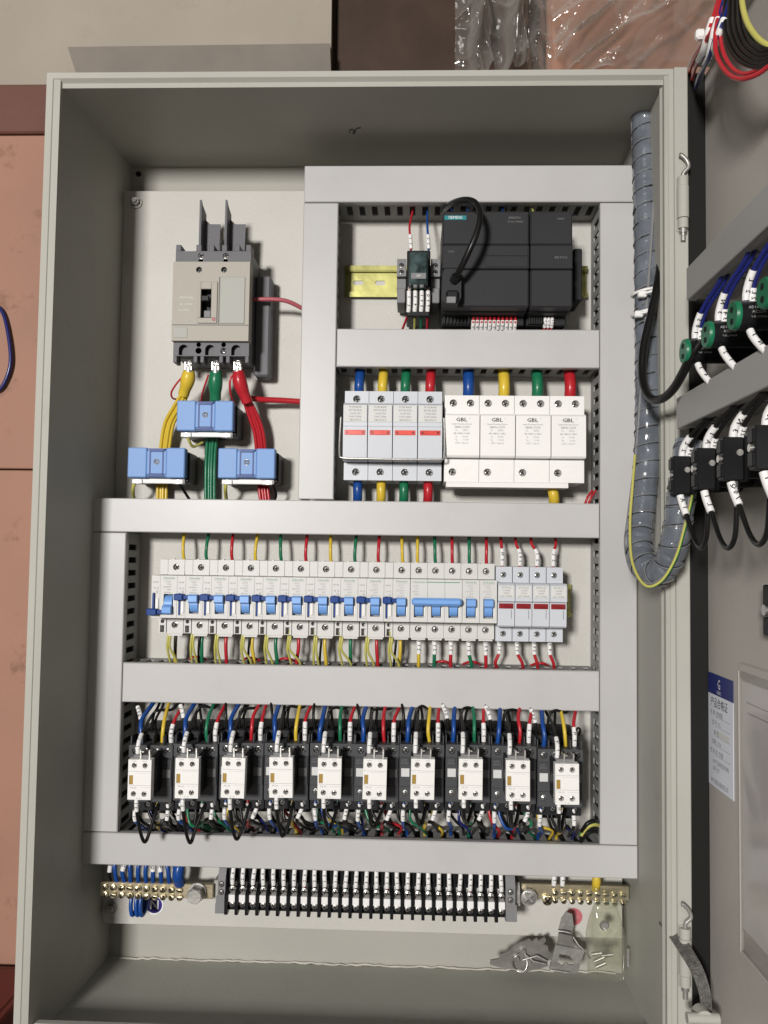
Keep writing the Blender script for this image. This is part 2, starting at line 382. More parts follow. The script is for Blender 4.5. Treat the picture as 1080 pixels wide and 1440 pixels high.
# crumpled clear film
def crumple(name, label, u0, u1, v0, v1, Y, amp, seed, folds, slant=0, nx=64, nz=34):
    """thin film hanging in soft vertical folds, with sharper creases running across them"""
    rn = random.Random(seed)
    F = [(rn.uniform(0, 1), rn.uniform(.03, .09), rn.uniform(-.16, .16)+slant, rn.uniform(.4, 1)) for _ in range(folds)]
    C = [(rn.uniform(0, 1), rn.uniform(0, 1), rn.uniform(-1, 1), rn.uniform(.015, .05), rn.uniform(.1, .3)) for _ in range(folds*2)]
    vs = []
    for j in range(nz+1):
        for i in range(nx+1):
            s, q = i/nx, j/nz; d = 0
            for c, w, sl, h in F:
                e = (s-c-sl*(q-.5)-.02*math.sin(q*9+c*20))/w; d += h*math.exp(-e*e)
            for cu, cv, k, w, h in C:
                e = ((s-cu)*k+(q-cv))/w; d += h*math.exp(-abs(e))*max(0, 1-abs(s-cu)*4)
            p = at(u0+(u1-u0)*s, v0+(v1-v0)*q, Y)
            vs.append((p.x+rn.uniform(-.4, .4), p.y-amp*d+rn.uniform(-.3, .3), p.z))
    n = nx+1; b = MB(); b.add(vs, [(j*n+i, j*n+i+1, (j+1)*n+i+1, (j+1)*n+i) for j in range(nz) for i in range(nx)], 0, True)
    return tag(b.build(name, 'clear_film'), label, 'plastic film')
crumple('plastic_film', 'crumpled clear plastic film hanging over the dark brown panel', 640, 775, -14, 112, 238, 30, 3, 7)
crumple('plastic_film', 'wide crumpled clear plastic film hanging over the peach cardboard by the door', 775, 1005, -14, 112, 226, 26, 9, 9, -.5)

# ------------------------------------------------------------------ the cabinet
cabinet = thing('electrical_cabinet', 'open grey steel control cabinet with its door swung open on the right', 'electrical cabinet', (0, 90, -905))
XL, XR, YB = -286, 286, 174
b = MB(); b.prism([(-299.5, 1), (-287, 1), (-277.5, YB+1), (-299.5, YB+1)], 'z', -904, -.6); b.build('side_wall', 'cabinet_paint', cabinet)
b = MB(); b.prism([(299.5, 1), (279, 1), (283, YB+1), (299.5, YB+1)], 'z', -904, -.6); b.build('side_wall', 'cabinet_paint', cabinet)
b = MB(); b.prism([(4, -.8), (4, -13), (YB, -9), (YB, -.8)], 'x', -290, 290); b.build('top_wall', 'cabinet_paint', cabinet)
b = MB(); b.prism([(4, -904), (4, -897), (YB, -899), (YB, -904)], 'x', -290, 290); b.build('bottom_wall', 'cabinet_paint', cabinet)
MB().box(-299, 299, YB, YB+4, -904, -1).build('back_wall', 'back_paint', cabinet)
# front frame: flat outer face and a sloping inner return, mitred ring; a separate hinge stile on the right
def ring(o, i, yo, yi, mi=0):
    vs = [(o[0], yo, o[2]), (o[1], yo, o[2]), (o[1], yo, o[3]), (o[0], yo, o[3]), (i[0], yi, i[2]), (i[1], yi, i[2]), (i[1], yi, i[3]), (i[0], yi, i[3])]
    return vs, [(k, (k+1) % 4, 4+(k+1) % 4, 4+k) for k in range(4)]
b = MB()
b.add(*ring((-300, 287, -905, 0), (-294, 283, -893, -5.5), 0, 0)); b.add(*ring((-294, 283, -893, -5.5), (-287, 277.5, -880, -12.5), 0.0, 10)); b.add(*ring((-287, 277.5, -880, -12.5), (-288.5, 279, -880, -12.5), 10, 16))
b.add(*ring((-300, 287, -905, 0), (-300, 287, -905, 0), 0, 16))
b.build('front_frame', 'frame_paint', cabinet)
b = MB(); b.box(287.6, 300, -1.5, 20, -905, 1.2, 0, .8); b.build('hinge_stile', 'frame_paint', cabinet)
b = MB().box(300.6, 317.8, 4, 12, -904, -1, 0, 1); b.build('door_gasket', 'rubber', cabinet)
# ragged weld seam where the bottom meets the back
b = MB(); pts = []
for i in range(90):
    x = -276+i*6.2; pts.append((x, YB-2+random.uniform(-.8, .8), -898.2+random.uniform(-.8, 1.0)))
b.tube(pts, 1.7, 6, rf=lambda L, th, t: .7+.7*random.random()); b.build('weld_seam', 'weld', cabinet)
b = MB(); b.box(-280, 279, 155, 157.5, -854.5, -45, 0, .6); b.box(-280, -277.5, 157, 172, -854, -46); b.box(276.5, 279, 157, 172, -854, -46)
b.box(-280, 279, 157, 172, -854.5, -852.5); b.box(-280, 279, 157, 172, -47, -45)
plate = b.build('mounting_plate', 'plate_paint', cabinet)
for u, v in ((190, 283), (154, 1279)):
    p = at(u, v, 150); b = MB(); b.cyl((p.x, 155, p.z), (p.x, 153, p.z), 6.5, 18); b.cyl((p.x, 153, p.z), (p.x, 148, p.z), 4.6, 6, sm=False); b.cyl((p.x, 148, p.z), (p.x, 145, p.z), 2.6, 10)
    b.build('plate_bolt', 'dull_steel', plate)
p = at(195, 245, YB); MB().cyl((p.x, YB-1.5, p.z), (p.x, YB, p.z), 3, 12).build('plug', 'rubber', cabinet)
p = at(154, 1279, 155)
# pen mark on the top wall
b = MB(); q = [(-14, 92), (-11, 84), (-7, 92), (-9, 99), (-3, 103), (1, 97), (2, 90)]
pm = [at(492, 146, 92), at(494, 153, 85), at(500, 149, 90), at(497, 143, 95), at(502, 152, 84), at(508, 154, 82)]
b.tube([(x.x, x.y, -12.9+(x.y-4)*4/170-.3) for x in spline(pm, 4)], .55, 5); b.build('pen_mark', 'print_black', cabinet)
# door: panel with folded rim, wide open
door = MB(); door.box(318, 320.5, -592, 8, -902, -3); door.box(296, 320, -592, -12, -6, -3, 0, .5); door.box(296, 320, -592, -12, -902, -899, 0, .5); door.box(296, 320, -594, -591.5, -902, -3, 0, .5)
door = door.build('door', 'door_paint', cabinet)
# hinges
def hinge(u, v0, v1, hk, label=None):
    a, c = at(u, v0, -4), at(u, v1, -4); h = (a.z-c.z)
    b = MB(); b.cyl((a.x, -4.5, a.z), (a.x, -4.5, a.z-h*.18), 4.9, 14, 0); b.cyl((a.x, -4.5, a.z-h*.185), (a.x, -4.5, a.z-h*.80), 5.3, 14, 0); b.cyl((a.x, -4.5, a.z-h*.81), (a.x, -4.5, c.z), 4.7, 14, 0)
    b.box(a.x-5, a.x+5, -3, 0, c.z-2, a.z+1, 0, .6)
    o = b.build('hinge', 'frame_paint', cabinet)
    b = MB(); b.tube(spline([(a.x, -4.5, a.z-2), (a.x+.5, -5, a.z+4), (a.x+4.5, -6, a.z+9), (a.x+3.2, -6, a.z+15), (a.x-1.5, -6, a.z+20), (a.x-3.5, -6, a.z+20.5)], 5), 1.9, 8)
    b.cyl((a.x, -4.5, c.z), (a.x, -4.5, c.z-4), 3.4, 12); b.cyl((a.x, -4.5, c.z-4), (a.x, -4.5, c.z-11), 2.2, 12); b.build('hinge_pin', 'dull_steel', o)
hinge(960, 250, 322, 1); hinge(963, 1304, 1386, 1)

# ------------------------------------------------------------------ wire ducts
YF, YBK = 101, 154
def duct(label, axis, a0, a1, c0, c1, yf=YF, yb=YBK, pitch=13.6, slot=6.2, phase=3.0, skip=()):
    """trunking with a plain cover; both long walls are slotted"""
    if axis == 'x': base = ((a0+a1)/2, yb, c0)
    else: base = ((c0+c1)/2, yb, a0)
    t = thing('wire_duct', label, 'cable duct', base, 'grey slotted wire ducts on the mounting plate')
    def B(b, a, a_, y, y_, c, c_, bv=0, mi=0):
        if axis == 'x': b.box(a, a_, y, y_, c, c_, mi, bv)
        else: b.box(c, c_, y, y_, a, a_, mi, bv)
    g = .35
    b = MB(); B(b, a0+g, a1-g, yf, yf+2.0, c0, c1, .9); B(b, a0+g, a1-g, yf+1.6, yf+8, c0, c0+1.3); B(b, a0+g, a1-g, yf+1.6, yf+8, c1-1.3, c1)
    b.build('cover', 'duct_pvc', t)
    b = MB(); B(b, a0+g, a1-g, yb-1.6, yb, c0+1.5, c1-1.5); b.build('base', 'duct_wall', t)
    for side, (s0, s1) in enumerate(((c0+1.5, c0+3.1), (c1-3.1, c1-1.5))):
        if side in skip: continue
        b = MB(); B(b, a0+g, a1-g, yf+4, yf+15, s0, s1); B(b, a0+g, a1-g, yb-14, yb-1.7, s0, s1)
        a = a0+phase
        prev = a0+g
        while a+slot < a1:
            B(b, prev, a, yf+15, yb-14, s0, s1)
            # rounded slot ends
            prev = a+slot
            a += pitch
        B(b, prev, a1-g, yf+15, yb-14, s0, s1)
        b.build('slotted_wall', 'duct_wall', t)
    return t
duct('short wide wire duct across the top above the black controller', 'x', -67.4, 280, -81.5, -42.2)
duct('upright wire duct between the moulded case breaker and the big fuse switch', 'z', -396, -82, -67.4, -30.6)
duct('long upright wire duct down the right side of the breakers beside the cable bundle', 'z', -739.5, -82, 243.3, 280.5)
duct('wire duct across between the black controller and the big fuse switch', 'x', -30.2, 242.9, -256.6, -216.6)
duct('long wire duct across above the row of blue toggled breakers', 'x', -283, 242.9, -432, -396.8)
duct('upright wire duct left of the breakers and the contactors', 'z', -739.5, -432.4, -284.5, -246.4)
duct('wire duct across between the breakers and the contactors', 'x', -246, 242.9, -607.2, -567)
duct('longest wire duct across the bottom below the contactors', 'x', -285.8, 281, -772, -740)

# ------------------------------------------------------------------ din rails
def rail(label, x0, x1, z0, z1, y=147, slots=True):
    t = thing('din_rail', label, 'mounting rail', ((x0+x1)/2, 155, z0), 'zinc plated mounting rails')
    h = z1-z0; zc = (z0+z1)/2; b = MB()
    b.box(x0, x1, y, y+1.2, z1-5, z1); b.box(x0, x1, y, y+1.2, z0, z0+5)
    b.box(x0, x1, y+1.2, y+7, z1-6.2, z1-5); b.box(x0, x1, y+1.2, y+7, z0+5, z0+6.2)
    hs = []; x = x0+8
    while x+16 < x1:
        hs.append(([(x+2.5, zc-2.6), (x+11.5, zc-2.6), (x+13, zc), (x+11.5, zc+2.6), (x+2.5, zc+2.6), (x+1, zc)], 1.4)); x += 24.5
    b.holed(x0, x1, y+6, y+7.6, z0+6, z1-6, hs, 0, 1)
    b.build('profile', ['zinc', 'plate_paint'], t); return t
rail('zinc yellow mounting rail behind the black controller', -27, 240, -168.3, -133.2)
rail('zinc yellow mounting rail behind the row of blue toggled breakers', -219, 223, -516, -481)
rail('zinc yellow mounting rail behind the four pole fuse switch and arrester', -24, 232, -346, -311)
rail('zinc yellow mounting rail behind the contactors', -232, 232, -692, -657)
rail('zinc yellow mounting rail behind the black terminal row', -150, 166, -816, -781, 147)

# ------------------------------------------------------------------ moulded case breaker with its cables
mc = thing('moulded_case_breaker', 'large grey three pole breaker at the top left with two upright barriers', 'circuit breaker', (-160, 155, -255))
x0, x1 = -200.5, -121
zt, zb = Z(300, 344, 96), Z(300, 510, 96)
z_a, z_b = Z(300, 369, 92), Z(300, 480, 92)
b = MB(); b.box(x0+1, x1-1, 104, 154, zb+6, zt-4, 0, 1.5); b.build('rear_case', 'mccb_grey', mc)
MB().box(x1-1, x1+16, 128, 154, zb-7, zt-22, 0, 2).build('rear_terminal', 'mccb_grey', mc)
w = x1-x0
# toothed top and bottom terminal blocks
def tooth(zlo, zhi, top):
    b = MB(); hs = [] if top else [([(x0+w*f-5, zlo+.8), (x0+w*f+5, zlo+.8), (x0+w*f+5, zlo+7)]+[(x0+w*f+5*math.cos(a), zlo+7+5*math.sin(a)) for a in [math.pi*i/8 for i in range(1, 8)]]+[(x0+w*f-5, zlo+7)], 14) for f in (.135, .485, .83)]
    for fx in (.335, .665): 
        zc = zlo+(zhi-zlo)*(.62 if top else .38)
        hs.append((circ(x0+w*fx, zc, 3.3), 8)); hs.append((circ(x0+w*fx, zlo+(zhi-zlo)*(.2 if top else .82), 2.5), 8))
    b.holed(x0, x1, 96, 112, zlo, zhi, hs, 0, 1); return b
b = tooth(z_a, zt-7, True)
for fx in (0, .27, .44, .61, .78, .93): b.box(x0+w*fx, x0+w*fx+w*.07, 96, 112, zt-7.2, zt, 0, .6)
b.build('terminal_cover', ['mccb_grey', 'black'], mc)
b = tooth(zb+7, z_b, False)
for fx in (0, .27, .36, .61, .70, .95): b.box(x0+w*fx, x0+w*fx+w*.05, 96, 112, zb, zb+7.2, 0, .6)
b.build('terminal_cover', ['mccb_grey', 'black'], mc)
# front face with recessed toggle window
tx0, tx1 = X(283, 430, 90), X(297, 430, 90); tz0, tz1 = Z(290, 447, 90), Z(290, 407, 90)
b = MB(); hs = [(rect(tx0, tx1, tz0, tz1), 13)]+[(circ(x0+w*fx, z_a-8.5, 3.2), 7) for fx in (.335, .665)]
b.holed(x0-.6, x1+.4, 90, 106, z_b, z_a, hs, 0, 1); b.build('front_cover', ['mccb_face', 'black'], mc)
b = MB(); b.box(tx0-3.5, tx1+6.5, 88.2, 90.2, tz0-6, tz0-.3, 0, .5); b.box(tx0-3.5, tx0-.2, 88.2, 90.2, tz0-.3, tz1+8, 0, .5); b.box(tx1+.2, tx1+6.5, 88.2, 90.2, tz0-.3, tz1+8, 0, .5); b.box(tx0-.2, tx1+.2, 88.2, 90.2, tz1, tz1+8, 0, .5)
b.build('toggle_surround', 'mccb_face', mc)
b = MB(); xr = X(309, 430, 90); b.box(xr, x1-4, 89, 90.3, z_b+18, z_a-16, 0, .6); b.build('rating_panel', 'mccb_pale', mc)
b = MB(); b.box(x0, x1, 89.6, 90.2, z_b+16.2, z_b+17); b.box(xr-1.2, xr-.5, 89.4, 90.2, z_b+17, z_a-16); b.build('cover_seam', 'mccb_grey', mc)
MB().box(x0+1.5, x0+16, 89.4, 90.3, z_b+3, z_b+14, 0, .3).build('label_plate', 'mccb_pale', mc)
b = MB(); b.text('400V 50Hz', (x0+14, 89.9, z_a-38), 3.2, 0); b.text('IEC 60947-2', (x0+14, 89.9, z_a-45), 2.6, 0); b.text('Icu 25kA', (x0+12, 89.9, z_a-51), 2.8, 0); b.build('print', 'paper_label', mc)
b = MB(); b.box(tx0+1.2, tx1-1.2, 84, 101, (tz0+tz1)/2+1, (tz0+tz1)/2+7, 0, .8); b.build('toggle', 'black', mc)
MB().box(tx0+2, tx1-1, 93, 102, tz0+1, tz0+9, 0, .8).build('toggle_flag', 'clamp_grey', mc)
MB().cyl((tx1+3.4, 87.9, tz0-2), (tx1+3.4, 88.6, tz0-2), 2, 10).build('trip_button', 'fuse_dark_red', mc)
for fx in (.335, .665):
    screw(mc, x0+w*fx, 97, zt-7-(zt-7-z_a)*.38, 2.8); screw(mc, x0+w*fx, 94, z_a-8.5, 2.6, 'dull_steel')
screw(mc, x0+w*.665, 98, zb+9+(z_b-zb-9)*.38, 2.8)
for u in (281, 317):            # phase barriers: folded sheet
    p, q = at(u, 281, 97), at(u, 306, 97); b = MB()
    xx = p.x; b.prism([(97, p.z), (122, p.z-6), (122, z_a+4), (97, z_a+6)], 'x', xx, xx+1.1)
    b.prism([(xx+1.2, q.z+5), (xx+8, q.z-1), (xx+19, q.z-1), (xx+18, zt-12), (xx+11, zt-12), (xx+2, zt-2)], 'y', 112, 113.2)
    b.prism([(97, p.z), (112, q.z+7), (112, zt-8), (97, zt-8)], 'x', xx+1.2, xx+2.2)
    b.build('phase_barrier', 'mccb_grey', mc)

# ------------------------------------------------------------------ current transformers
def ct(u0, v0, u1, v1, label):
    a, c = at(u0, v0, 104), at(u1, v1, 104); x0, x1, z1, z0 = a.x, c.x, a.z, c.z; w, h = x1-x0, z1-z0
    t = thing('current_transformer', label, 'current transformer', ((x0+x1)/2, 155, z0-8), 'blue capped current transformers on the cables')
    b = MB(); s0, s1 = x0+w*.335, x0+w*.675
    for p, q in ((x0, s0), (s1, x1)): b.box(p, q, 104, 116, z0, z1, 0, 1.0)
    b.box(s0-.3, s1+.3, 104.6, 116, z0+h*.10, z1-h*.10, 0, .8)
    b.box(s0-.2, s1+.2, 106.5, 116, z0+.5, z1-.5, 0)
    b.build('cap', 'ct_blue', t)
    b = MB(); m = 4.4
    b.prism([(s0+.5, z1-1), (s1-.5, z1-1), (s1-m, z1-h*.13), (s0+m, z1-h*.13)], 'y', 103.7, 106); b.prism([(s0+.5, z0+1), (s1-.5, z0+1), (s1-m, z0+h*.13), (s0+m, z0+h*.13)], 'y', 103.7, 106)
    b.build('cap_notch', 'ct_edge', t)
    b = MB(); q = 1.5
    for xx in (s0+m-1, s1-m+1): b.box(xx-q/2, xx+q/2, 104.1, 105.2, z0+h*.12, z1-h*.12)
    for zz in (z0+h*.12, z1-h*.12): b.box(s0+m-1, s1-m+1, 104.1, 105.2, zz-q/2, zz+q/2)
    b.build('cap_rib', 'ct_edge', t)
    MB().box(x0+1, x1+2, 116, 150, z0-4, z1-3, 0, 1.5).build('core_body', 'black', t)
    b = MB(); b.box(x0+3, x1-2, 112, 117, z0-5.5, z0-.4, 0, .6); b.box(x0+3, x0+14, 110, 120, z0-6, z0-1, 0, .6); b.box(x1-14, x1-3, 110, 120, z0-6, z0-1, 0, .6)
    b.build('terminal_strip', 'sleeve_white', t)
    for xx in (x0+9, x1-8): MB().cyl((xx, 109.5, z0-3.6), (xx, 118, z0-3.6), 2, 10).build('terminal_stud', 'steel', t)
    screw(t, (s0+s1)/2, 104.2, (z0+z1)/2+1, 3.1, 'dull_steel')
    return x0, x1, z0, z1
ct(249, 563, 327, 606, 'blue capped current transformer on the green cables, the upper middle one')
ct(180, 629, 259, 672, 'blue capped current transformer on the yellow cables at the left')
ct(307, 630, 386, 673, 'blue capped current transformer on the red cables at the right')
# supply cables: sheathed stub, then four single cores
def core_set(col, stub, ways, label, r=1.75):
    st = [at(*p) for p in stub]; path = spline(st, 8); L = len(path)
    t = thing('cable_stub', f'thick {label} insulated cable end under the moulded case breaker', 'cable', st[-1], 'thick cable ends under the moulded case breaker')
    b = MB(); b.tube(path, 6, 16, rf=lambda l, th, q: 5.2+2.3*math.sin(min(1, q*1.25)*math.pi*.9)); b.build('insulation', 'wire_'+col, t)
    p = st[0]; b = MB(); b.box(p.x-4.6, p.x+4.6, 99, 101.5, p.z-2, p.z+8, 0, .9); b.cyl((p.x, 103, p.z+2), (p.x, 103, p.z-5), 4.8, 12); b.build('cable_lug', 'steel', t)
    screw(t, p.x+1, 98, p.z+5, 3.6, 'steel')
    for k, off in enumerate((-4.6, -1.5, 1.6, 4.7)):
        pts = [at(*w) for w in ways]; pts = [Vector((q.x+off*(.55 if i == 0 else .97), q.y+(k % 2)*1.6, q.z)) for i, q in enumerate(pts)]
        wire(col, pts, r, f'{["leftmost","second","third","rightmost"][k]} of the four {label} cores from the moulded case breaker', f'{label} cores from the moulded case breaker', (), 'wire', 'wire')
core_set('yellow', [(266, 520, 104), (264, 535, 106), (258, 555, 114)], [(260, 552, 116), (250, 572, 122), (237, 597, 130), (231, 635, 136), (228, 670, 138), (227, 702, 138)], 'yellow', 1.9)
core_set('green', [(304, 520, 104), (303, 540, 106), (303, 562, 112)], [(303, 555, 118), (300, 590, 130), (296, 640, 137), (295, 675, 138), (295, 705, 138)], 'green', 1.9)
core_set('red', [(335, 520, 104), (338, 540, 105), (348, 566, 112)], [(344, 556, 114), (356, 585, 122), (364, 610, 128), (367, 640, 134), (369, 675, 138), (372, 703, 138)], 'red', 1.9)
wire('red', [at(258, 528, 104), at(248, 540, 106), at(241, 552, 112), at(243, 560, 118), at(252, 562, 128)], 1.0, 'thin dark red sense wire beside the thick yellow cable end')
wire('red', [at(293, 527, 104), at(288, 542, 108), at(284, 556, 118), at(283, 566, 128)], 1.0, 'thin dark red sense wire left of the thick green cable end')
wire('red', [at(326, 527, 103), at(323, 540, 104), at(325, 556, 112), at(330, 568, 125)], 1.2, 'thin red sense wire left of the thick red cable end')
wire('red', [at(352, 560, 125), at(370, 562, 130), at(395, 563, 134), at(425, 565, 137)], 3.2, 'dark red wire running right into the upright duct below the moulded case breaker')
wire('pink', [at(344, 421, 118), at(362, 421, 116), at(385, 421, 116), at(405, 424, 118), at(428, 435, 124)], 2.4, 'pale red and white trip wire from the moulded case breaker into the duct', None, ())
wire('greenyellow', [at(263, 609, 112), at(266, 620, 116), at(272, 628, 124), at(285, 622, 132)], 1.5, 'green yellow wire under the upper middle current transformer', None, (), stripe='stripe_green')
wire('greenyellow', [at(190, 676, 112), at(187, 688, 116), at(188, 700, 130), at(190, 712, 140)], 1.9, 'green yellow wire under the left current transformer', None, (), stripe='stripe_green')
wire('black', [at(250, 676, 112), at(256, 686, 116), at(263, 697, 126), at(270, 708, 138)], 1.6, 'black wire under the left current transformer')
wire('greenyellow', [at(318, 677, 112), at(317, 688, 116), at(318, 700, 130), at(319, 712, 140)], 1.9, 'green yellow wire under the right current transformer', None, (), stripe='stripe_green')
wire('black', [at(381, 676, 112), at(386, 686, 116), at(388, 697, 126), at(384, 708, 138)], 1.6, 'black wire under the right current transformer')

# ------------------------------------------------------------------ controller, its expansion module and cable
def plc(name, label, x0, x1, zt, zb, cpu):
    t = thing(name, label, 'controller', ((x0+x1)/2, 155, zb), None); h = zt-zb; w = x1-x0
    MB().box(x0+.6, x1-.6, 82, 147, zb-1, zt-1, 0, 1.5).build('case', 'plc_dark', t)
    z1, z2 = Z(700, 344, 67), Z(700, 378, 67)
    MB().box(x0+.3, x1-.3, 69, 82, z1+.5, zt, 0, 1.5).build('top_cover', 'plc_grey', t)
    b = MB(); b.box(x0+.3, x1-.3, 67.6, 82, z2+.4, z1-.2, 0, .8)
    if cpu:
        b.box(x0+w*.5, x1-2, 66.9, 68, z2+2, z1-12, 0, .3); b.box(x0+w*.5, x1-2, 66.9, 68, z1-11.2, z1-2, 0, .3)
    b.build('centre_band', 'plc_grey', t)
    MB().box(x0+.3, x1-.3, 67, 82, zb, z2-.3, 0, 1.6).build('terminal_door', 'plc_grey', t)
    b = MB()
    if cpu:
        sx = x0+13; b.box(sx-11, sx+11, 68.5, 69.2, zt-9, zt-4.6, 1); b.text('SIEMENS', (sx, 68.3, zt-6.8), 4.1, 0, cond=.95)
        b.text('SIMATIC', (x1-15, 68.6, zt-7), 3.4, 2); b.text('S7-200 SMART', (x1-14, 68.6, zt-11), 2.6, 2); b.text('24 DI', (x0+9, 67.4, z1-7), 2.6, 2)
        pass
    else: b.text('EM DT16', (x0+w*.72, 67.2, z1-13), 3.2, 2); b.text('SMART', (x1-12, 68.6, zt-8), 2.4, 2)
    b.build('print', ['print_white', 'teal', 'print_grey'], t)
    b = MB(); n = 12 if cpu else 7
    for i in range(n):      # ribbed lower edge
        xx = x0+3+i*(w*.5/n if cpu else w*.4/n); b.box(xx, xx+1.6, 96, 101, zb-8.5, zb-.5)
    b.build('vent_ribs', 'plc_dark', t)
    MB().box(x0+2, x1-2, 90, 130, zt-1, zt+9, 0, 1).build('terminal_connector', 'plc_dark', t)
    MB().box(x0+.8, x1-.8, 100, 140, zb-9.5, zb-.8, 0, 1).build('terminal_connector', 'plc_dark', t)
    return t
PX0, PX1, PX2 = 78, 165.4, 208.6
plc('controller', 'wide dark grey controller with a black cable looping over its front', PX0, PX1, -105, -203.5, True)
plc('expansion_module', 'narrow dark grey expansion module right of the wide controller', PX1+.5, PX2, -105, -203.5, False)
b = MB(); b.box(X(808, 400, 100), X(820, 400, 100), 105, 147, Z(814, 420, 100), Z(814, 347, 100), 0, 1); tag(b.build('end_clamp', 'plc_dark'), 'dark end clamp on the rail right of the expansion module', 'end clamp')
# plug and cable
t = thing('data_cable', 'thick black data cable looping over the controller with its grey plug', 'cable', at(630, 430, 60))
a, c = at(622, 380, 56), at(648, 428, 56)
b = MB(); b.prism([(a.x+2, a.z), (c.x-2, a.z), (c.x, a.z-8), (c.x, c.z+6), (c.x-3, c.z), (a.x+3, c.z), (a.x, c.z+6), (a.x, a.z-8)], 'y', 52, 68); b.build('plug', 'plc_grey', t)
b = MB(); e, g = at(627, 409, 52), at(645, 427, 52); b.box(e.x, g.x, 48, 53, g.z, e.z, 0, 2); b.build('strain_relief', 'black', t)
e, g = at(628, 417, 47), at(641, 426, 47); b = MB(); b.box(e.x, g.x, 46.5, 48.2, g.z, e.z, 0, .4); b.build('plug_label', 'clamp_grey', t)
path = spline([at(640, 392, 52), at(648, 377, 42), at(660, 352, 34), at(671, 325, 32), at(675, 300, 36), at(668, 285, 46), at(655, 281, 58), at(640, 284, 75), at(628, 291, 100), at(624, 297, 120)], 7)
MB().tube(path, 3.1, 12).build('cable', 'wire_black', t)
MB().cyl(at(638, 396, 53), at(642, 388, 48), 4.6, 12).build('cable_gland', 'black', t)
for i, u in enumerate((635, 650, 658, 686, 708, 713)):
    p = at(u, 296, 100); wire('black' if i % 2 else 'blue', [(p.x, 106, -101), (p.x, 108, -92), (p.x+1, 120, -80), (p.x+2, 130, -62)], 1.1, f'{ORD[i]} thin wire from the left entering the top of the controller', 'thin wires into the top of the controller', [(.02, .2)], sr=2.1)
p = at(752, 292, 100); wire('greenyellow', [(p.x, 108, -103), (p.x, 108, -92), (p.x, 122, -78), (p.x, 132, -60)], 1.3, 'green yellow earth wire entering the top of the expansion module', stripe='stripe_green')
for i in range(11):
    u = 667+i*6.0; q = at(u, 446, 84)
    wire('red', [(q.x, 99, -203.6), (q.x, 96.5, -207.5), (q.x-.3, 97.5, -213), (q.x, 112, -223), (q.x, 125, -232)], 1.5, f'{ORD[i]} wire from the left in the red ferrule row under the controller', 'red tipped wires under the controller', [(.13, .60)], sr=1.95)
for i, u in enumerate((769, 774, 779)):
    q = at(u, 446, 86); wire('red', [(q.x, 99, -203.6), (q.x, 96.5, -207), (q.x, 99, -213), (q.x-1, 115, -225)], 1.2, f'{ORD[i]} dark red wire from the left under the expansion module', 'dark red wires under the expansion module', [(.1, .42)], sr=1.8)

# ------------------------------------------------------------------ plug-in relay beside the controller
t = thing('relay', 'small clear cased relay on a grey and black socket left of the controller', 'relay', at(590, 432, 150))
a, c = at(558, 362, 105), at(620, 424, 105)
for p, q in ((X(558, 390, 108), X(571, 390, 108)), (X(606, 390, 108), X(619, 390, 108))):
    b = MB(); zc = [a.z-1, (a.z*.62+c.z*.38), (a.z*.35+c.z*.65), c.z]
    b.holed(p, q, 112, 147, zc[1], zc[0]+2, [(circ((p+q)/2, zc[0]-5, 2.6), 6), (circ((p+q)/2, zc[1]+4.5, 2.6), 6)], 0, 1)
    b.box(p, q, 118, 147, zc[2], zc[1]-.4, 0, .6); b.box(p+.5, q-.5, 110, 147, zc[3], zc[2]-.4, 0, .8)
    s = b.build('socket_side', ['clamp_grey', 'black'], t)
    screw(s, (p+q)/2, 114, zc[0]-5, 2.2, 'steel'); screw(s, (p+q)/2, 114, zc[1]+4.5, 2.2, 'steel')
rx0, rx1 = X(571.5, 390, 100), X(605.5, 390, 100)
MB().box(rx0+.3, rx1-.3, 104, 147, Z(590, 445, 104), Z(590, 352, 104), 0, 1).build('socket', 'black', t)
MB().box(rx0+3, rx1-3, 84, 104, Z(590, 402, 90), Z(590, 356, 90), 0, 2).build('relay_case', 'relay_clear', t)
b = MB(); b.cyl(((rx0+rx1)/2-3, 90, Z(590, 372, 88)), ((rx0+rx1)/2-3, 90, Z(590, 392, 88)), 5, 12); b.build('coil', 'wire_red', t)
b = MB(); b.box(rx0+5, rx1-5, 83.6, 84, Z(590, 392, 84), Z(590, 384, 84)); b.text('24V', ((rx0+rx1)/2, 83.4, Z(590, 388, 84)), 3, 1); b.build('print', ['clamp_grey', 'print_white'], t)
for k, u in enumerate((576, 584, 593, 602)): screw(t, X(u, 405, 103), 103, Z(u, 405, 103), 1.9)
wire('red', [at(578, 352, 104), at(577, 335, 104), at(576, 318, 108), at(580, 298, 122), at(583, 280, 132)], 1.2, 'red wire entering the top of the small relay', None, [(.02, .22)], sr=2.1)
wire('blue', [at(603, 352, 104), at(602, 335, 104), at(601, 318, 108), at(601, 298, 122), at(601, 280, 132)], 1.2, 'blue wire entering the top of the small relay', None, [(.02, .22)], sr=2.1)
for i, (u, c) in enumerate(((575, 'red'), (584, 'greenyellow'), (593, 'green'), (602, 'red'))):
    wire(c, [at(u, 408, 102), at(u, 425, 102), at(u-1, 440, 106), at(u-(6 if i == 0 else 1), 455, 118), at(u-(12 if i == 0 else 2), 470, 130)], 1.3, f'{ORD[i]} wire from the left below the small relay', 'wires below the small relay', [(.02, .42)], sr=2.3)

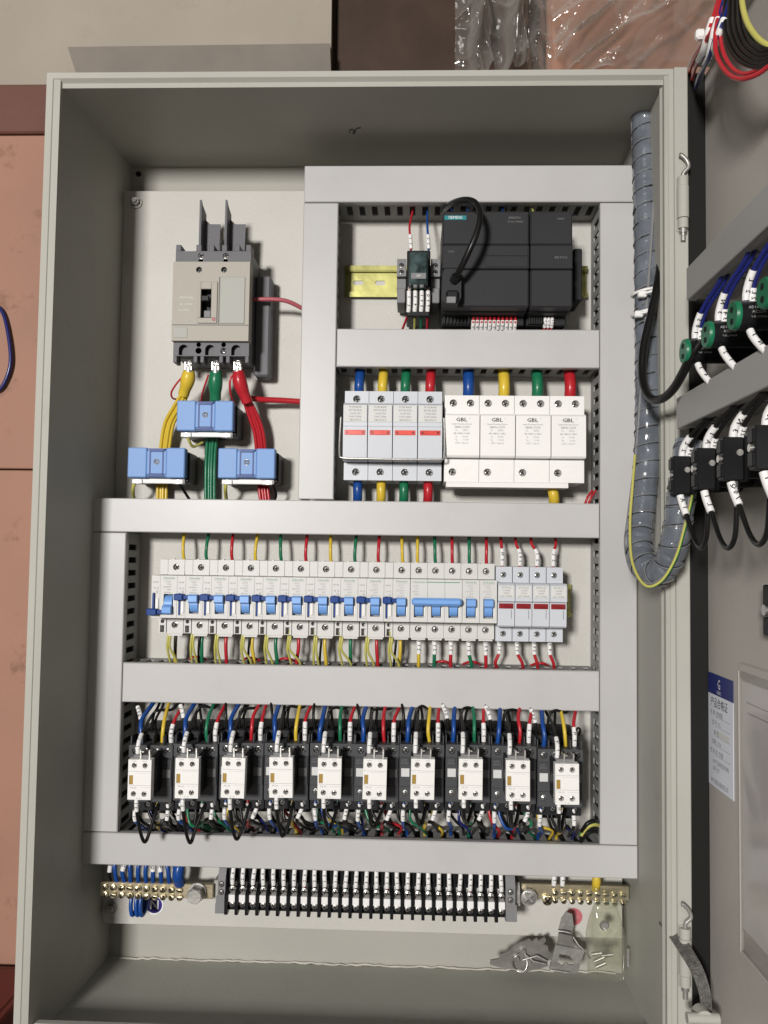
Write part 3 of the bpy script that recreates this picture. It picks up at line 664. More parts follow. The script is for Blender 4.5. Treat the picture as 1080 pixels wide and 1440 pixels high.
# ------------------------------------------------------------------ four pole fuse switch with wire bail
t = thing('fuse_switch', 'pale grey four pole fuse switch with red windows and a wire bail', 'fuse holder', (30, 155, -375))
fx = [-20.8, 4.6, 30.1, 55.6, 81]
for k in range(4):
    x0, x1 = fx[k]+.25, fx[k+1]-.25; xc = (x0+x1)/2
    b = MB(); b.holed(x0, x1, 104, 147, -301, -281.8, [(circ(xc, -290, 3.9, 16), 7)]); b.holed(x0, x1, 104, 147, -375, -357.5, [(circ(xc, -366.5, 3.9, 16), 7)])
    b.box(x0+.5, x1-.5, 106, 147, -357.6, -300.9)
    p = b.build('pole_body', 'fuse_grey', t); screw(p, xc, 109, -290, 3.3); screw(p, xc, 109, -366.5, 3.3)
    b = MB(); b.prism([(86, -299.5), (90, -297), (104, -297), (106, -301), (106, -356), (88, -356.5), (86, -354), (84.5, -330), (84.5, -322), (86, -321)], 'x', x0+.2, x1-.2); d = b.build('fuse_drawer', 'fuse_grey', t)
    b = MB(); b.box(x0+.6, x1-.6, 85.3, 86.4, -317, -299.5, 0, .2)
    for i, (s_, q) in enumerate((('FUSE BASE', 2.6), ('RT18-32X', 2.9), ('10x38 32A', 2.4), ('500V 50Hz', 2.6), ('GB13539.2', 2.6))): b.text(s_, (xc, 85.1, -301.8-i*3.3), q, 1, cond=1.05)
    b.build('label', ['paper_label', 'print_grey'], d)
    b = MB(); b.box(x0+2, x1-2, 83.8, 87, -330.5, -325.5, 0, .4); b.cyl((x0+4.5, 83.6, -328), (x0+4.5, 84.6, -328), 1.4, 8, 1); b.cyl((x1-4.5, 83.6, -328), (x1-4.5, 84.6, -328), 1.4, 8, 1); b.build('indicator_window', ['fuse_red', 'fuse_dark_red'], d)
path = spline([(-23, 88, -312), (-23.6, 86, -330), (-23.4, 82, -350), (-20, 80.5, -354.6), (0, 80, -355.2), (30, 80, -355.6), (60, 80, -355.6), (80, 80.5, -355.2), (82.6, 82, -350), (82.7, 86, -330), (82.3, 88, -312)], 6)
MB().tube(path, .95, 8).build('wire_bail', 'steel', t)
COLS4 = (('blue', 505, 503), ('yellow', 538, 536), ('green', 570, 568), ('red', 605, 602))
for c, u, v in COLS4:
    a = at(u, 545, 118)
    wire(c, [(a.x, 122, -283), (a.x, 118, -274), (a.x+.5, 120, -264), (a.x+1, 128, -252), (a.x+2, 136, -240)], 5.2, f'thick {c} cable entering the top of the four pole fuse switch', 'thick cables above the fuse switch', cat='cable', name='cable', n=14)
    a = at(v, 690, 118)
    wire(c, [(a.x, 122, -372), (a.x, 118, -382), (a.x, 120, -392), (a.x-1, 130, -402), (a.x-1, 138, -414)], 5.0, f'thick {c} cable leaving the bottom of the four pole fuse switch', 'thick cables below the fuse switch', cat='cable', name='cable', n=14)

# ------------------------------------------------------------------ surge arrester
t = thing('surge_arrester', 'white four pole surge arrester right of the fuse switch', 'surge arrester', (155, 155, -380))
sx = [83.2, 119, 155, 191, 226.6]
for k in range(4):
    x0, x1 = sx[k]+.2, sx[k+1]-.2; w = x1-x0; xc = (x0+x1)/2
    b = MB(); b.holed(x0, x1, 99, 147, -307.5, -286.5, [(circ(x0+w*.25, -294.5, 3.9, 16), 8), (circ(x0+w*.75, -294.5, 3.9, 16), 8)])
    b.holed(x0, x1, 99, 147, -376, -352.4, [(circ(x0+w*.24, -366, 3.9, 16), 8), (circ(x0+w*.74, -366, 3.9, 16), .25)]); b.box(x0, x1, 101, 147, -352.3, -307.6)
    p = b.build('base_pole', 'spd_white', t); screw(p, x0+w*.25, 104, -294.5, 3.2); screw(p, x0+w*.75, 104, -294.5, 3.2); screw(p, x0+w*.24, 104, -366, 3.2)
    b = MB(); b.prism([(89, -309), (91, -307), (102, -307), (102, -351.8), (90, -351.8), (88.5, -350)], 'x', x0+.25, x1-.25); m = b.build('plug_module', 'spd_white', t)
    b = MB(); b.text('GBL', (xc-1, 88.55, -313.5), 5.6, 0, cond=1.15); b.text('\u00b0', (xc+7.5, 88.4, -313), 3.5, 0)
    for dx in (.22,): b.text('GBL', (xc-1+dx, 88.5, -313.5), 5.6, 0, cond=1.15)
    for i, (s_, q) in enumerate((('Surge Protective Device', 2.1), ('GBM2-C/275', 2.9), ('Uc        275V~', 2.3), ('GB 18802.11/IEC', 2.5), ('In        20 kA', 2.3), ('Up        1.5 kV', 2.3), ('LPZ 1 class II', 2.4))): b.text(s_, (xc-.5, 88.5, -317.8-i*3.25), q, 1)
    b.build('print', ['print_black', 'print_grey'], m)
b = MB(); b.prism([(100, -375.8), (98, -376.5), (97, -380), (97, -381.5), (120, -381.5), (120, -375.8)], 'x', 85.5, 210); b.build('comb_bar', 'spd_white', t)
for c, u in (('blue', 659), ('yellow', 709), ('green', 756), ('red', 802)):
    a = at(u, 540, 118); wire(c, [(a.x, 124, -289), (a.x, 118, -278), (a.x, 119, -266), (a.x, 128, -252), (a.x, 137, -240)], 6.0, f'thick {c} cable entering the top of the surge arrester', 'thick cables above the surge arrester', cat='cable', name='cable', n=14)
a = at(779, 690, 116); wire('yellow', [(a.x-2, 124, -374), (a.x-1, 116, -384), (a.x+.5, 118, -393), (a.x+2, 130, -404), (a.x+2, 138, -416)], 5.6, 'thick yellow cable leaving the bottom of the surge arrester', cat='cable', name='cable', n=14)
for i, du in enumerate((0, 5)): wire('red', [at(838-du, 690, 134), at(831-du, 700, 130), at(826-du, 715, 132)], 1.3, f'{("right","left")[i]} hand thin red wire in the corner below the surge arrester', 'thin red wires in the corner below the surge arrester')

# ------------------------------------------------------------------ row of miniature breakers
ZT, ZN1, ZN0, ZB = -459.8, -475.8, -518.6, -537
YS, YN = 106, 80
def toggle_mb(x0, x1, on):
    zc = -504.5; b = MB(); poly = []
    for i in range(13):
        a = R(-78+156*i/12); poly.append((YN+6.5-8.2*math.cos(a), zc+8.6*math.sin(a)))
    b.prism(poly+[(YN+8, zc+8.4), (YN+8, zc-8.4)], 'x', x0+.4, x1-.4)
    s = 1 if on else -1
    b.prism([(YN+2, zc+s*8.6), (YN-4.5, zc+s*10.2), (YN-7.2, zc+s*8.6), (YN-7.4, zc+s*3.0), (YN-5, zc+s*1.4), (YN-1.2, zc+s*1.0)], 'x', x0, x1)
    return b
def pole(parent, x0, x1, on=True, name='Schneider', toggle=True):
    xc = (x0+x1)/2
    b = MB(); b.holed(x0+.12, x1-.12, YS, 147, ZN1, ZT, [(circ(xc-.2, ZT-8, 3.5, 16), 6)])
    b.box(x0+4, x0+6, YS+1, YS+6, ZT-.1, ZT+.9); b.box(x0+.15, x1-.15, YS-.6, YS+3, ZN1, ZN1+3)
    b.holed(x0+.12, x1-.12, YS, 147, ZB, ZN0-2.2, [(circ(xc-.2, ZB+9.2, 3.5, 16), 6)]); b.box(x0+1.5, x1-1.5, YS+2, 140, ZB-2.2, ZB+.2)
    b.holed(x0+.12, x1-.12, YN, 146, ZN0, ZN1-.3, [(rect(xc-4.9, xc+4.9, -514, -494.5), 9)]); b.box(x0+.3, x1-.3, YS+2, 147, ZN0-2.4, ZN0+.2)
    p = b.build('pole_body', 'breaker_white', parent)
    screw(p, xc+.3, YS+1.8, ZT-8.3, 2.8); screw(p, xc+.3, YS+1.8, ZB+8.9, 2.8)
    if toggle: toggle_mb(xc-4.4, xc+4.4, on).build('toggle', 'toggle_blue', p)
    MB().box(xc+4.9, xc+6.6, YN-.3, YN+2, -512, -497, 0, .3).build('toggle_guide', 'aux_white', p)
    b = MB()
    if name:
        b.text(name, (xc+.3, YN-.25, ZN1-2.6), 3.0, 0, cond=1.0)
        for i, (s_, q) in enumerate((('C65N', 2.4), ('C20', 2.6), ('230/400V~', 2.1), ('6000', 2.2), ('GB10963', 2.0))): b.text(s_, (xc-1+(i % 2)*1.2, YN-.25, ZN1-6.4-i*2.7), q, 1)
        b.box(xc-6.5, xc+6, YN-.2, YN+.3, ZN1-4.4, ZN1-4.2, 1)
    if b.v: b.build('print', ['print_green', 'print_pale'], p)
    return p
def breaker_aux(x0, label, on):
    t = thing('circuit_breaker', label, 'circuit breaker', (x0, 155, ZB), 'narrow breakers with dark blue side levers')
    a1 = x0+8.7
    b = MB(); b.box(x0+.1, a1-.1, YS, 147, ZN1, ZT, 0, .3); b.holed(x0+.1, a1-.1, YN, 147, ZN0, ZN1-.3, [(rect(x0+1.6, x0+3.9, -515.5, -493.5), 8)])
    b.holed(x0+1.0, a1-.1, YS-2, 147, ZB+1, ZN0-2.2, [(circ(x0+4.8, ZN0-5.4, 2.1, 12), 8), (rect(x0+2.4, a1-2.0, ZB+1.6, ZN0-9.5), 10)], 0, 0)
    p = b.build('side_module', 'breaker_white', t)
    b = MB(); b.box(x0+4.6, a1-1.2, YN-1.5, YN+1, -513.5, -499, 0, .3); b.build('slider', 'aux_white', p)
    zc = -497.2 if on else -512.4
    b = MB(); b.box(x0-2.2 if not on else x0-1.0, a1-.8, YN-9, YN+1, zc-3.3, zc+3.3, 0, .8); b.box(a1-1.2, a1+4.6, YN-6.5, YN-2, zc-2, zc+2, 0, .4)
    if on: b.box(x0+1.9, x0+3.6, YN+.6, YN+6, -515, zc-3)
    else: b.box(x0+1.9, x0+3.6, YN-3, YN+6, zc+3, -494)
    b.build('side_lever', 'toggle_dark', p)
    b = MB(); b.text('OF+SD', (x0+4.2, YN-.25, ZN1-7), 2.0, 0); b.text('14', (x0+3, YN-.25, ZN1-13), 2.1, 0); b.text('12', (x0+6.2, YN-.25, ZN1-13), 2.1, 0)
    b.box(x0+6.2, x0+6.5, YN-.2, YN+.2, ZN1-19, ZN1-15); b.box(x0+5, x0+5.3, YN-.2, YN+.2, ZN1-18, ZN1-15.5); b.box(x0+1.5, a1-1, YN-.2, YN+.2, ZN0+2.6, ZN0+2.8); b.build('print', 'print_grey', p)
    pole(t, a1, x0+26.1, on); return t
BX = [-211.3+26.12*k for k in range(11)]
off = breaker_aux(BX[0], 'first breaker from the left in the row, its lever switched down', False)
p2 = breaker_aux(BX[1], 'second breaker from the left in the row, next to the switched off one', True)
for k in range(2, 10): copy_tree(p2, (BX[k], 155, ZB), f'{ORD[k]} narrow breaker from the left with its dark blue side lever up')
t = thing('circuit_breaker', 'three pole breaker with one wide blue handle bar in the breaker row', 'circuit breaker', (50.2, 155, ZB))
for k in range(3):
    p = pole(t, 50.2+17.23*k, 50.2+17.23*(k+1), True, None, True)
b = MB(); b.box(51.5, 101.2, YN-11, YN-3, -501.5, -494.2, 0, 2.0); b.build('handle_bar', 'toggle_blue', t)
b = MB(); b.text('Schneider', (58.6, YN-.25, ZN1-3), 3.2, 0); b.box(65.5, 99.5, YN-.3, YN+.3, ZN1-3.4, ZN1-2.6, 0)
for i, s_ in enumerate(('C65N', 'C25', '400V~', '6000')): b.text(s_, (55.5+i % 2, YN-.25, ZN1-7-i*2.8), 2.4, 1)
b.build('print', ['print_green', 'print_pale'], t)
for k, (x0, x1) in enumerate(((102.0, 119.2), (119.3, 136.6))):
    t = thing('circuit_breaker', ('single pole breaker with a blue toggle right beside the three pole one', 'single pole breaker with a blue toggle beside the small red window fuses')[k], 'circuit breaker', (x0, 155, ZB), 'single pole breakers')
    pole(t, x0, x1)
def small_fuse(x0, label):
    t = thing('fuse_holder', label, 'fuse holder', (x0, 155, ZB), 'small fuse holders with dark red windows'); x1 = x0+17.1; xc = (x0+x1)/2
    b = MB(); b.holed(x0+.3, x1-.3, YS-2, 147, -479, -462.6, [(circ(xc-.6, -470.8, 3.1), 6)]); b.holed(x0+.3, x1-.3, YS-2, 147, -538.5, -523.8, [(circ(xc-.6, -530.8, 3.1), 6)]); b.box(x0+.5, x1-.5, YS, 147, -524, -478.8)
    p = b.build('base', 'fuse_grey', t); screw(p, xc-.6, YS, -470.8, 2.7); screw(p, xc-.6, YS, -530.8, 2.7)
    b = MB(); b.prism([(82, -480), (84, -478.6), (106, -478.6), (106, -522.6), (86, -522.6), (84, -521), (83.5, -498), (80.5, -496.5), (80.5, -482)], 'x', x0+.2, x1-.2); d = b.build('fuse_drawer', 'fuse_grey', t)
    b = MB(); b.box(x0+1.2, x1-1, 79.9, 80.8, -493, -481, 0, .2)
    for i, s_ in enumerate(('RT18-32', '10x38', '500V', 'gG 100kA')): b.text(s_, (xc, 79.7, -483-i*2.8), 2.5, 1, cond=1.1)
    b.build('label', ['paper_label', 'print_grey'], d)
    b = MB(); b.box(x0+1.5, x1-1.3, 82.6, 85, -504, -498.8, 0, .3); b.build('indicator_window', 'fuse_dark_red', d)
    MB().box(x0+13.6, x0+13.9, 82.9, 84.5, -514, -505).build('drawer_seam', 'print_grey', d)
    return t
f0 = small_fuse(137.4, 'leftmost small fuse holder with a dark red window')
for k, l in ((1, 'second small fuse holder from the left with a dark red window'), (2, 'third small fuse holder from the left with a dark red window'), (3, 'rightmost small fuse holder with a dark red window at the row end')): copy_tree(f0, (137.4+17.25*k, 155, ZB), l)
b = MB(); b.box(207, 212, 112, 147, -516, -484, 0, 1); b.box(206.6, 211, 106, 114, -484, -480, 0, .5); tag(b.build('end_clamp', 'clamp_grey'), 'grey end clamp on the rail right of the small fuse holders', 'end clamp')

# wires above and below the breaker row
TOP = [(258, 'yellow'), (290, 'green'), (326, 'red'), (359, 'yellow'), (395, 'green'), (430, 'red'), (465, 'yellow'), (499, 'green'), (532, 'red'), (566, 'yellow'), (587, 'yellow'), (612, 'green'), (636, 'red'), (660, 'green'), (684, 'red')]
for i, (u, c) in enumerate(TOP):
    a = at(u, 772, 124); d = random.uniform(-1.5, 1.5)
    wire(c, [(a.x+1, 128, -464), (a.x, 124, -455), (a.x-d*.4, 124, -444), (a.x-d, 130, -430), (a.x-d, 136, -415)], 1.75, f'{c} wire, {ORD[i]} from the left into the breaker tops', 'wires into the tops of the breakers')
for i, (u, u2) in enumerate(((706, 705), (731, 726), (755, 748), (778, 782))):
    a, c = at(u, 790, 122), at(u2, 765, 124)
    wire('red', [(a.x, 126, -466), (a.x, 122, -459), (a.x, 122, -448), (c.x, 126, -438), (c.x-1, 134, -420)], 1.6, f'red wire into the top of the {("leftmost","second","third","rightmost")[i]} small fuse holder', 'red wires into the small fuse holders', [(.12, .46)], sr=2.5)
BOT = [('yellow', 247), ('green', 284), ('red', 318), ('yellow', 355), ('green', 388), ('red', 420), ('yellow', 457), ('green', 493), ('red', 530), ('yellow', 563)]
for k, (c, u) in enumerate(BOT):
    a = at(u, 905, 124); d = random.uniform(-2, 2)
    wire(c, [(a.x+1, 128, -533), (a.x, 124, -541), (a.x, 123, -552), (a.x-d, 126, -566), (a.x-d-1, 134, -582)], 1.9, f'{c} load wire under the {ORD[k]} breaker from the left', 'load wires under the breakers')
    a = at(u-(16 if k else 12), 905, 112); d = random.uniform(-1, 3)
    for j in range(2):
        e = d+(3.5+d*1.4)*j
        wire('greenyellow', [(a.x+1.0+j*1.6, 116, -530), (a.x+1+j*2.2, 112, -540), (a.x+j*2.6, 113, -552), (a.x+e+j*2, 120, -566), (a.x+e+j*2, 132, -582)], 1.25, f'{("left","right")[j]} hand green yellow wire under the side module of the {ORD[k]} breaker', 'green yellow wires under the breakers', (), stripe='stripe_green')
    if k in (0, 1, 3, 6, 9):
        wire('black', [(a.x+7, 122, -534), (a.x+7, 120, -545), (a.x+6, 122, -556), (a.x+5, 128, -568), (a.x+4, 136, -582)], 1.3, f'black wire between the coloured wires under the {ORD[k]} breaker', 'black wires under the breakers')
for i, (u, c, s) in enumerate(((589, 'yellow', 0), (611, 'green', 0), (634, 'red', 0), (659, 'green', 5), (683, 'red', 1))):
    a = at(u, 900, 122); where = ('first pole of the three pole breaker', 'second pole of the three pole breaker', 'third pole of the three pole breaker', 'single pole breaker beside the three pole one', 'single pole breaker beside the small fuses')[i]
    wire(c, [(a.x, 126, -534), (a.x, 122, -541), (a.x, 121, -552), (a.x+s*.6, 124, -564), (a.x+s, 134, -582)], 1.9, f'{c} wire with a white sleeve under the {where}', 'sleeved wires under the breakers', [(.10, .42)], sr=2.6)
for i, (u, u2) in enumerate(((702, 699), (727, 736), (751, 757), (773, 780))):
    a, c = at(u, 900, 122), at(u2, 925, 126)
    wire('red', [(a.x, 126, -536), (a.x, 122, -543), (a.x, 121, -552), (c.x-2, 122, -562), (c.x, 128, -570), (c.x+3, 136, -584)], 1.7, f'red wire with a white sleeve under the {("leftmost","second","third","rightmost")[i]} small fuse holder', 'red wires under the small fuse holders', [(.08, .34)], sr=2.4)
for i, (u, c) in enumerate(((276, 'red'), (352, 'red'), (402, 'red'), (622, 'red'), (664, 'red'), (760, 'red'))):
    a = at(u, 935, 128); wire(c, [(a.x-9, 135, -566.5), (a.x-4, 128, -563.5), (a.x+3, 127, -563.2), (a.x+9, 134, -566.5)], 1.4, f'short red wire bend lying on the duct below the breakers, {ORD[i]} from the left', 'red wire bends on the duct below the breakers')

# ------------------------------------------------------------------ contactors
AZ = [-647.6, -645.3, -643.7, -642.7, -642.4, -642.1, -641.1, -640.2, -640.5, -642.7]
AXL = [-213.2, -168.9, -123.8, -79.6, -34.9, 8.3, 52.1, 96.9, 141.0, 185.5]
def contactor(label):
    """local frame: x 0..44.4 across, z 0 at the top edge of the dark front"""
    t = thing('contactor', label, 'contactor', (0, 155, 0), 'contactors with white auxiliary blocks')
    b = MB(); b.box(1, 43.6, 104, 147, -76, 10, 0, 1); b.box(.6, 43.8, 92, 110, 1.5, 9, 0, .8); b.build('base', 'contactor_dark', t)
    xs = (6.5, 17, 27.5, 38.5)
    b = MB(); b.holed(.3, 44.1, 73, 104, -12, 0, [(circ(x, -6, 3.3, 12), 7) for x in xs])
    for x in (.3, 11.4, 22.0, 32.6, 43.0): b.box(x, x+1.1, 78, 105, -.2, 8, 0, .2)
    f = b.build('terminal_block', 'contactor_grey', t)
    for x in xs: screw(f, x, 75.6, -6, 2.7)
    b = MB(); b.box(.3, 44.1, 74, 104, -56, -12.3, 0, .7); b.box(1.2, 10.2, 72.9, 74.4, -20, -13.5, 0, .3); b.box(34, 43.4, 72.9, 74.4, -40, -13.5, 0, .3); b.build('front_housing', 'contactor_grey', t)
    b = MB(); b.box(2.2, 10.4, 73.2, 74.4, -31.5, -23.4, 0, .2); b.build('name_tag', 'paper_label', t)
    b = MB(); b.box(34.5, 42.6, 72.3, 74.4, -31.5, -23.4, 0, .2); b.build('name_tag', 'clamp_grey', t)
    b = MB(); b.text('LC1', (5.4, 72.6, -15.4), 2.8, 0); b.text('D0910', (5.8, 72.6, -18.4), 2.6, 0); b.text('AC3', (39, 72.6, -16), 2.4, 0); b.build('print', 'print_grey', t)
    b = MB(); b.holed(.3, 44.1, 82, 104, -66, -56.3, [(circ(x, -61, 3.0, 12), 6) for x in xs]); g = b.build('terminal_block', 'contactor_dark', t)
    for x in xs: screw(g, x, 86, -61, 2.4, 'dull_steel')
    b = MB(); b.holed(1, 14, 72.6, 75, -53, -41, [(circ(6.5, -47, 3.0, 12), 2)]); b.build('coil_cover', 'contactor_grey', t); screw(t, 6.5, 73.6, -47, 2.6)
    return t
def aux_block(label):
    """local frame: x 0..22.8, z 0 top .. -37.6"""
    t = thing('auxiliary_contact_block', label, 'contact block', (0, 73, 0), 'white auxiliary contact blocks on the contactors')
    hs = [(circ(6.1, -5.6, 2.6, 12), 7), (circ(16.4, -5.6, 2.6, 12), 7), (circ(6.0, -32.2, 2.6, 12), 7), (circ(16.2, -32.2, 2.6, 12), 7), (rect(1.5, 5.2, -23.3, -14.8), 1.5)]
    b = MB(); b.holed(.3, 22.5, 40, 49, -37.6, 0, hs); b.build('housing', 'aux_white', t); MB().box(.6, 22.2, 49, 72.6, -37.2, -.4, 0, .4).build('rear_housing', 'contactor_dark', t)
    b = MB(); b.box(1.6, 5.1, 40.6, 41.6, -23.2, -14.9, 0, .2); b.build('indicator', 'gold_window', t)
    b = MB(); b.box(.4, 22.4, 39.85, 40.1, -11.2, -10.9); b.box(.4, 22.4, 39.85, 40.1, -24.4, -24.1); b.text('F4-20', (5.8, 39.8, -26.4), 2.6, 0); b.text('13 NO', (6, 39.8, -1.5), 1.6, 0); b.text('23 NO', (16, 39.8, -1.5), 1.6, 0); b.text('14   24', (11, 39.8, -36.2), 1.7, 0)
    b.box(7, 21.5, 39.85, 40.1, -12.6, -12.45); b.box(12, 22, 39.85, 40.1, -26.2, -26.05)
    b.build('print', 'print_pale', t)
    for x, z in ((6.1, -5.6), (16.4, -5.6), (6.0, -32.2), (16.2, -32.2)): screw(t, x, 42.6, z, 2.3)
    b = MB()
    for x in (9.4, 18): b.box(x, x+1.2, 46, 60, .1, 6.5); b.box(x, x+1.2, 45, 47, 4, 8)
    b.box(9.4, 13, 46, 47.2, 5.5, 6.5); b.build('spade_tab', 'steel', t)
    MB().box(2.5, 20, 48, 70, .1, 2.2, 0, .4).build('snap_hook', 'clamp_grey', t)
    return t
con = contactor('x'); aux = aux_block('x'); CXS = []
for k in range(10):
    s = 791/781; axl = 51.2+(AXL[k]-51.2)*s; az = -451.3+(AZ[k]+451.3)*s
    cx = axl-11; cz = az+6; CXS.append((cx, cz, axl, az))
    cl = f'{ORD[k]} dark grey contactor from the left' if k else 'first dark grey contactor at the left end of the row'
    al = f'white auxiliary contact block on the {ORD[k]} contactor from the left'
    if k == 0:
        con.location = Vector((cx, 155, cz))*S; con['label'] = cl; aux.location = Vector((axl, 73, az))*S; aux['label'] = al
    else:
        copy_tree(con, (cx, 155, cz+random.uniform(-.4, .4)), cl); c_ = copy_tree(aux, (axl, 73, az), al); c_.rotation_euler = (0, R(random.uniform(-1.1, 1.1)), R(random.uniform(-1.2, 1.2)))
PH = ('yellow', 'green', 'red')
for k, (cx, cz, axl, az) in enumerate(CXS):
    rn = random.Random(40+k); o = ORD[k]; j = lambda a: rn.uniform(-a, a); lean = 4+j(5)
    wire('blue', [(cx+8+j(1), 86, cz-2), (cx+8.5, 84, cz+10), (cx+9+j(2), 90, cz+22), (cx+10+lean*.6, 112, cz+36), (cx+11+lean, 126, cz+50)], 2.25, f'blue supply wire on the {o} contactor from the left', 'blue wires above the contactors', n=10)
    a = (cx+29.5+j(1), 88, cz-2)
    c = PH[k % 3]
    wire(c, [a, (cx+29+j(1), 86, cz+11), (cx+29.5+j(1.5), 92, cz+24), (cx+31+j(3), 110, cz+36), (cx+31+j(5), 126, cz+52)], 1.85, f'{c} supply wire on the {o} contactor from the left', 'coloured wires above the contactors', n=10)
    wire('red', [(cx+38.5, 88, cz-3), (cx+38.5, 86, cz+10), (cx+39.5+j(1), 92, cz+22), (cx+43+j(3), 110, cz+34), (cx+45+j(5), 126, cz+50)], 1.75, f'red wire with a white sleeve on the {o} contactor from the left', 'red wires above the contactors', [(.05, .30)], sr=2.35, n=10)
    wire('black', [(axl+4.4, 56, az-1), (axl+4.8, 53, az+8), (axl+5.2, 60, az+18), (axl+4.5+lean*.3, 86, az+30), (axl+3+lean*.6, 112, az+36), (axl+2+lean, 130, az+52)], 1.5, f'black wire with a white sleeve into the {o} white auxiliary block', 'black wires above the auxiliary blocks', [(.04, .24)], sr=2.15)
    wire('black', [(cx+14, 100, cz+4), (cx+15+j(2), 98, cz+26), (cx+22, 100, cz+31+j(2)), (cx+33+j(3), 104, cz+30), (cx+40+j(3), 112, cz+40), (cx+43, 126, cz+52)], 1.5, f'black wire sagging behind the coloured wires of the {o} contactor', 'sagging black wires above the contactors')
    wire('black', [(cx+3+j(1), 98, cz+3), (cx+2+j(2), 96, cz+22), (cx-2+j(3), 106, cz+38), (cx-4, 126, cz+52)], 1.5, f'black wire at the left edge of the {o} contactor rising to the duct', 'black wires left of the contactors', [(.28, .5)] if k in (0, 1, 7, 8, 9) else (), sr=2.3)
    wire('black', [(cx+21+j(1), 96, cz+2), (cx+21+j(2), 95, cz+20), (cx+20+j(4), 108, cz+36), (cx+19+j(5), 126, cz+52)], 1.4, f'black wire up the middle of the {o} contactor to the duct', 'black wires behind the coloured wires')
    # below
    bz = cz-60
    wire('blue', [(cx+5, 86, bz+2), (cx+4.5, 84, bz-8), (cx+4.5+j(1), 86, bz-18), (cx+7+j(2), 98, bz-28), (cx+8, 116, bz-36), (cx+9, 128, bz-50)], 1.8, f'blue load wire under the {o} contactor from the left', 'blue wires under the contactors', [(.05, .27)], sr=2.15)
    wire(c, [(cx+27, 86, bz+2), (cx+27, 84, bz-8), (cx+27+j(1), 86, bz-18), (cx+26+j(2), 98, bz-28), (cx+27, 116, bz-36), (cx+27, 128, bz-50)], 1.8, f'{c} load wire with a white sleeve under the {o} contactor', 'coloured wires under the contactors', [(.05, .27)], sr=2.15)
    wire('black', [(cx+36, 86, bz+2), (cx+37+j(1), 84, bz-7), (cx+35+j(3), 84, bz-18), (cx+38+j(3), 96, bz-27), (cx+40, 116, bz-36), (cx+41, 130, bz-42)], 1.7, f'black wire with a white sleeve at the right underside of the {o} contactor', 'black wires right under the contactors', [(.04, .25)], sr=2.1)
    dip = (24, 26, 23, 20, 13, 10, 8, 6, 8, 9)[k]
    zl = az-37.6
    wire('black', [(axl+5.6, 54, zl+3), (axl+5.8, 50, zl-6), (axl+6.4, 52, zl-18), (axl+7.5+j(.8), 60, zl-22-dip*.7), (axl+10.5, 66, zl-24-dip), (axl+14+j(1), 72, zl-21-dip*.7), (axl+19+j(2), 84, zl-16), (axl+22+j(3), 104, zl-18), (axl+25, 124, zl-28)], 1.75, f'black jumper loop hanging from the {o} white auxiliary block', 'black jumper loops under the auxiliary blocks', [(.02, .13)], sr=2.1)
    wire('black', [(cx+17, 92, bz-2), (cx+18+j(2), 90, bz-12), (cx+24+j(4), 88, bz-22+j(3)), (cx+33+j(3), 92, bz-19+j(4)), (cx+38+j(2), 106, bz-28), (cx+44, 124, bz-36)], 1.6, f'black wire crossing low under the {o} contactor from the left', 'black wires crossing under the contactors')
    for m in range(3):
        x_ = cx+(3, 16, 33)[m]+j(4)
        wire((('black', 'navy', 'black', 'red', 'black', 'green', 'yellow')[(3*k+m) % 7]), [(x_, 106, bz+4), (x_+j(3), 100, bz-10), (x_+4+j(5), 98, bz-22), (x_+10+j(6), 104, bz-30+j(3)), (x_+15+j(5), 128, bz-46)], 1.5, f'{("left","middle","right")[m]} hand thin wire deep under the {o} contactor running to the duct', 'thin wires deep under the contactors')
    if k in (1, 4, 5, 8): wire('green' if k % 2 else 'blue', [(cx+9, 96, bz-4), (cx+12+j(2), 92, bz-16), (cx+18+j(3), 90, bz-25), (cx+27, 98, bz-27), (cx+33, 116, bz-36), (cx+35, 128, bz-42)], 1.6, f'{"green" if k%2 else "blue"} link wire curling under the {o} contactor', 'link wires under the contactors')
p = [at(818, 1175, 100), at(826, 1164, 96), at(838, 1160, 100), at(850, 1166, 118)]
for i, dz in enumerate((0, 4, 8, 12)): wire('greenyellow' if i == 1 else 'black', [(q.x, q.y+i*2, q.z-dz+4) for q in p], 2.2, ('upper black', 'green yellow', 'lower black', 'lowest black')[i]+' wire entering the lower right corner of the contactor row', 'wires in the lower right corner', (), stripe='stripe_green' if i == 1 else None)
wire('black', [at(808, 1045, 90), at(809, 1032, 88), at(812, 1024, 86), at(816, 1026, 88), at(814, 1034, 95)], 1.1, 'short loose black wire curl right of the tenth contactor')

# ------------------------------------------------------------------ terminal row
def terminal(label):
    """local frame: x 0..10.6, z 0 at top of the white tag"""
    t = thing('terminal', label, 'terminal block', (0, 155, 0), 'black screw terminals with white tags')
    b = MB(); b.prism([(99, 3), (110, 7), (112, 42), (150, 42), (150, -16), (108, -18), (100, -19.5), (96.5, -19), (96, -16), (96, 1)], 'x', 0, 3.2)
    b.box(3.2, 10.6, 112, 150, -15, 40); b.box(3.2, 10.6, 102.5, 113, -16.4, -7.3, 0, .3); b.box(3.2, 10.6, 106, 113, 10.5, 14); b.build('body', 'terminal_black', t)
    b = MB(); b.box(3.4, 10.4, 98.5, 113, -7.2, 0, 0, .4); b.build('marker_tag', 'sleeve_white', t)
    b = MB(); b.box(3.2, 10, 108, 113, 1.0, 11, 0, .6); b.box(3.8, 10, 101.8, 103, -12.2, -7.6, 0, .4); b.build('contact_plate', 'steel', t)
    screw(t, 6.9, 101, 4.6, 3.0, 'steel'); screw(t, 6.9, 100.6, -10.2, 2.5, 'steel')
    return t
tm = terminal('first black screw terminal at the left end of the terminal row'); TXS = []
NT = 27
